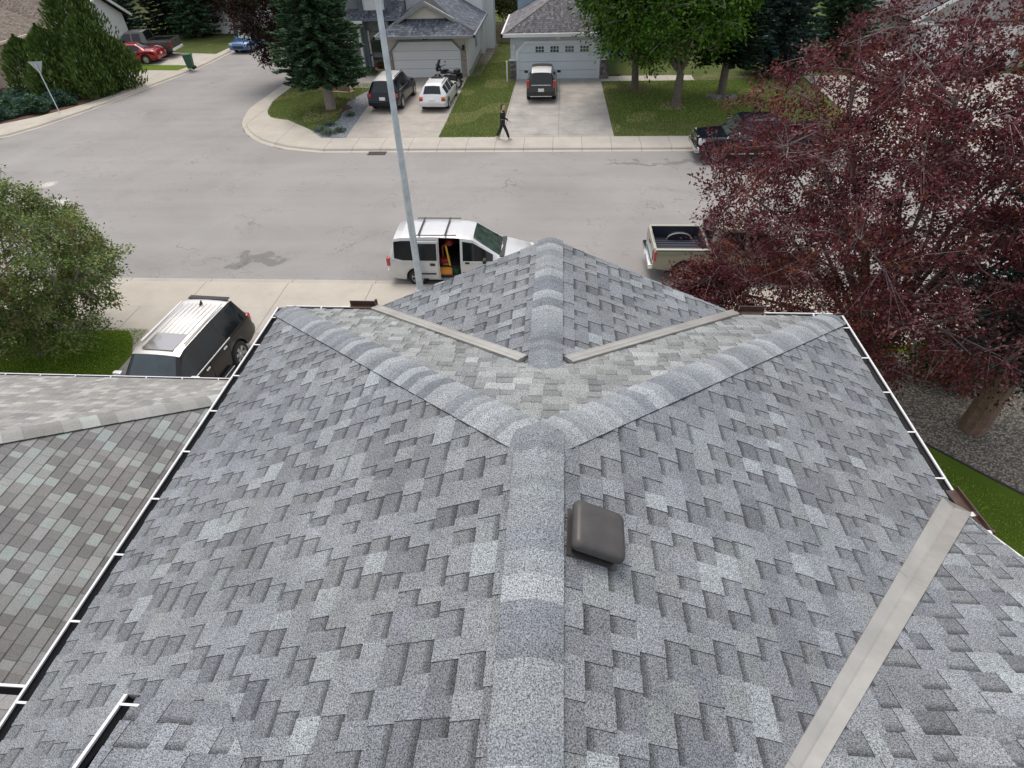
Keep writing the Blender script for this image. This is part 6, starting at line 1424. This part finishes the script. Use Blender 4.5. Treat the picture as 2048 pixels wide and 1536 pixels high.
rows = [(-41.5, 61.5, 11, 3.0, BSP, 'blue-green spruce at the left end of the distant evergreen row'), (-37.6, 63.5, 12, 2.9, DSP, 'dark spruce behind the cab of the dark pickup truck'), (-34.4, 62.3, 11, 2.7, SPR, 'greener spruce right behind the bed of the dark pickup truck'),
        (-25.2, 67.0, 12, 3.4, DSP, 'dark spruce beyond the far end of the side street'), (-31.8, 72, 13, 3.4, DSP, 'tallest dark spruce at the back of the distant evergreens'), (-37, 71, 13, 3.6, BSP, 'blue-green spruce at the back behind the distant pale house'), (-20.8, 63, 10, 2.8, DSP, 'dark spruce above the right kerb of the side street')]
for i, (x, y, H, R_, pal, lb) in enumerate(rows):
    conifer('spruce_tree', lb, (x, y, 0.1), H, R_, 0.6, pal, 40+i, 0.62, 0.5, group='evergreens at the far end of the side street')
def spindle(name, label, base, H, R, n, pal, seed, size=0.26, group=None, cat='shrub', flat=False, tilt=0.5):
    rng = np.random.default_rng(seed); root = empty(name, base, 0, label, cat, group)
    th = rng.uniform(0, 2*np.pi, n); u = rng.random(n)
    if not flat:
        z = u**0.85*H; f = z/H; prof = R*np.clip(np.sin(np.pi*np.clip(f*0.85+0.18, 0, 1))**0.7, 0, 1)*(1+0.22*np.sin(5*th+seed+f*4)+0.10*np.sin(9*th-7*f)); rr_ = prof*(0.35+0.65*rng.random(n)**0.45)
        a = np.stack([np.cos(th)*tilt, np.sin(th)*tilt, np.full(n, 1.0)], 1)
    else:
        q = rng.random(n)**0.5; rr_ = R*q*(1+0.2*np.sin(5*th+seed)); z = H*(0.25+0.75*rng.random(n))*(1-0.6*q**2)*(1+0.35*np.sin(rr_*4+3*th)); z = np.maximum(z, 0.05)
        a = np.stack([np.cos(th), np.sin(th), np.full(n, 0.35)], 1)
    P = np.stack([np.cos(th)*rr_, np.sin(th)*rr_, z], 1)
    m = MB()
    for k in range(5):
        t0 = k*1.256+seed; m.tube([(0.05*math.cos(t0), 0.05*math.sin(t0), -0.05), (R*0.35*math.cos(t0), R*0.35*math.sin(t0), H*0.45), (R*0.4*math.cos(t0), R*0.4*math.sin(t0), H*0.8)], [0.04, 0.03, 0.01], 5)
    m.build('stem', MT['bark'], root)
    leafcloud('foliage', P, size, pal, root, MT['needle'], seed, axis=a, jit=0.3, aspect=0.28, up=0.2)
    return root
JUN = [((0.074, 0.119, 0.028), 40), ((0.106, 0.164, 0.042), 26), ((0.042, 0.077, 0.018), 26), ((0.193, 0.251, 0.116), 5)]
JB = [((0.069, 0.121, 0.098), 30), ((0.117, 0.195, 0.166), 26), ((0.043, 0.088, 0.058), 26), ((0.098, 0.176, 0.039), 18)]
js = [(-33.2, 44.6, 7.2, 1.9, 'tallest upright juniper at the back of the left corner clump'), (-31.9, 43.4, 5.0, 1.6, 'mid-height upright juniper at the middle of the left corner clump'), (-31.0, 44.3, 3.3, 1.35, 'rounded juniper closest to the pale side driveway'),
      (-31.9, 42.0, 3.0, 1.4, 'low rounded juniper at the kerb behind the yield sign'), (-34.8, 43.0, 4.2, 1.6, 'upright juniper left of the tallest one in the corner clump'), (-36.6, 42.9, 3.6, 1.6, 'leftmost upright juniper below the brown roof'), (-34.2, 41.3, 2.9, 1.4, 'small juniper directly above the yield sign')]
for i, (x, y, H, R_, lb) in enumerate(js):
    spindle('juniper_shrub', lb, (x, y, 0.1), H, R_, int(2600*R_*H/3), JUN, 60+i, 0.30, 'upright junipers on the left corner')
sj = [(-34.2, 38.8, 1.3, 'blue-green creeping juniper just left of the yield sign pole'), (-36.3, 38.6, 1.6, 'creeping juniper at the left picture edge, farther from the kerb'), (-35.6, 37.0, 1.2, 'bright green creeping juniper nearest the road corner'), (-38.2, 37.2, 1.7, 'creeping juniper running out of the picture at the left'), (-33.3, 40.2, 1.0, 'small creeping juniper beneath the upright clump'), (-36.9, 40.4, 1.4, 'creeping juniper behind the others against the upright clump')]
for i, (x, y, R_, lb) in enumerate(sj):
    spindle('creeping_juniper', lb, (x, y, 0.1), 0.75, R_, int(3400*R_), JB, 80+i, 0.30, 'creeping junipers on the left corner', flat=True)
GRNS = [((0.055, 0.110, 0.017), 40), ((0.088, 0.165, 0.028), 24), ((0.033, 0.066, 0.011), 30)]
def bush(name, label, base, Rd, n, size, pal, seed, group=None):
    rng = np.random.default_rng(seed); root = empty(name, base, 0, label, 'shrub', group)
    d = rng.normal(size=(n, 3)); d /= np.linalg.norm(d, axis=1)[:, None]; r_ = (0.45+0.55*rng.random(n)**0.4)*(1+0.18*np.sin(4*d[:, 0]*3+seed)*np.cos(5*d[:, 1]))
    P = d*r_[:, None]*np.array(Rd)+np.array([0, 0, Rd[2]*0.9]); P = P[P[:, 2] > 0.03]
    m = MB()
    for k in range(6): m.tube([(0, 0, -0.05), (Rd[0]*0.5*math.cos(k), Rd[1]*0.5*math.sin(k), Rd[2]*1.1)], [0.03, 0.01], 4)
    m.build('stem', MT['bark'], root); leafcloud('foliage', P, size, pal, root, seed=seed, up=0.9)
    return root
for i, (x, y, rx, rz_, lb) in enumerate(((8.7, 14.2, 1.0, 0.9, 'bright green shrub under the purple tree nearest the roof corner'), (10.6, 13.3, 0.9, 0.6, 'bright green shrub at the edge of the pebbles under the purple tree'), (7.4, 12.9, 1.0, 1.0, 'dark green shrub tucked behind the right gutter'), (12.3, 14.0, 1.2, 1.0, 'green shrub behind the thick spruce trunk'))):
    bush('leafy_shrub', lb, (x, y, 0.12), (rx, rx*0.9, rz_), 5200, 0.10, GRNS, 100+i, 'shrubs under the purple tree')
bush('flower_shrub', 'red-leaved plant growing in the terracotta urn', (-12.9, 46.6, 0.6), (0.35, 0.35, 0.25), 500, 0.12, [((0.18, 0.04, 0.02), 2), ((0.05, 0.07, 0.02), 2)], 110)
# silvery ground plants in the gravel bed
for i, (x, y, r_, lb) in enumerate(((-13.55, 34.2, 0.45, 'silvery green clump at the pavement tip of the gravel bed'), (-12.9, 33.6, 0.42, 'silvery clump at the pavement edge in the middle of the gravel bed'), (-13.35, 35.2, 0.35, 'grey-green clump farther up the gravel bed'), (-12.6, 37.0, 0.28, 'small grey tuft halfway along the gravel bed'), (-12.4, 34.1, 0.35, 'blue-grey clump nearest the driveway in the gravel bed'))):
    spindle('ground_plant', lb, (x, y, 0.13), 0.28, r_, 700, [((0.13, 0.19, 0.13), 2), ((0.08, 0.13, 0.06), 2), ((0.22, 0.27, 0.25), 1)], 120+i, 0.10, 'silvery plants in the gravel bed', 'plant', flat=True)
# distant wood closing the view
rng = np.random.default_rng(9); pts = []
for i in range(46):
    x = rng.uniform(-95, 60); y = rng.uniform(78, 96); h = rng.uniform(6, 11); n = 700
    d = rng.normal(size=(n, 3)); d /= np.linalg.norm(d, axis=1)[:, None]; pts.append(np.array([x, y, h*0.5])+d*np.array([3.6, 3.0, h*0.5])*(0.5+0.5*rng.random((n, 1))**0.5))
w_ = leafcloud('distant_wood', np.concatenate(pts), 0.9, [((0.025, 0.045, 0.02), 3), ((0.035, 0.06, 0.025), 2), ((0.015, 0.03, 0.015), 2)], None, seed=77, up=0.9, aspect=0.8)
tag(w_, 'dark far-off wood along the very top of the view', 'wood', kind='stuff')

def inpoly(poly):
    def f(x, y):
        r = np.zeros(len(x), bool); n = len(poly)
        for i in range(n):
            x0, y0 = poly[i]; x1, y1 = poly[(i+1) % n]
            c = ((y0 > y) != (y1 > y)) & (x < (x1-x0)*(y-y0)/(y1-y0+1e-12)+x0); r ^= c
        return r
    return f
# grass blades on the lawns one can see
def blades(name, boxes, n, z, pal, seed, size=0.085, dry=0.0, keep=None, label=None):
    rng = np.random.default_rng(seed); area = [(b[1]-b[0])*(b[3]-b[2]) for b in boxes]; P = []
    for b, a in zip(boxes, area):
        k = int(n*a/sum(area)); P.append(np.stack([rng.uniform(b[0], b[1], k), rng.uniform(b[2], b[3], k), np.full(k, z)], 1))
    P = np.concatenate(P)
    if keep is not None: P = P[keep(P[:, 0], P[:, 1])]
    ax = np.tile(np.array([[0, 0, 1.0]]), (len(P), 1))
    g = (np.sin(P[:, 0]*1.7+seed)*np.cos(P[:, 1]*1.3)+np.sin(P[:, 0]*0.6-P[:, 1]*0.9)) > (1.1-dry)
    o = leafcloud(name, P, size, pal, None, MT['needle'], seed, axis=ax, jit=0.42, aspect=0.22, up=0.0, clump=np.where(g, len(pal)-1, 0))
    tag(o, label, 'grass', kind='stuff')
    return o
GL_ = [((0.244, 0.375, 0.050), 4), ((0.319, 0.469, 0.075), 3), ((0.169, 0.263, 0.033), 3), ((0.375, 0.488, 0.099), 1)]
GM_ = [((0.185, 0.252, 0.066), 4), ((0.241, 0.302, 0.088), 3), ((0.129, 0.185, 0.044), 3), ((0.483, 0.454, 0.206), 2)]
blades('grass', [(-19.5, -12.95, 8.5, 14.72)], 42000, 0.15, GL_, 1, 0.07, label='bright green grass of the lawn below the leafy tree at the left')
blades('grass', [(-6.6, -3.1, 32.95, 50)], 34000, 0.16, GM_, 2, 0.09, 0.45, lambda x, y: (x > -6.56) & (x < -3.2+(y-33)*0.012), label='mown grass between the two driveways with a dry patch near the pavement')
blades('grass', [(2.95, 16.2, 33.0, 44.2)], 60000, 0.16, GM_, 3, 0.09, 0.1, label='shaded grass of the far lawn under the green trees')
blades('grass', [(-18.6, -12.2, 33.4, 44.4)], 34000, 0.16, GM_, 4, 0.09, 0.3, inpoly([(-14.3, 34.5), (-16.35, 36.5), (-17.6, 36.85), (-18.2, 38.3), (-18.65, 40.4), (-18.6, 44.4), (-12.4, 44.4), (-13.1, 42.3), (-13.7, 40.0), (-13.5, 38.4), (-13.2, 36.5), (-13.4, 35.3)]), label='grass of the corner lawn around the big spruce')
blades('grass', [(6.6, 12.6, 2, 12)], 30000, 0.155, GL_, 5, 0.06, 0.0, lambda x, y: y < 18.5-x*0.92-0.25, label='dark green grass inside the curved edging beside the right gutter')
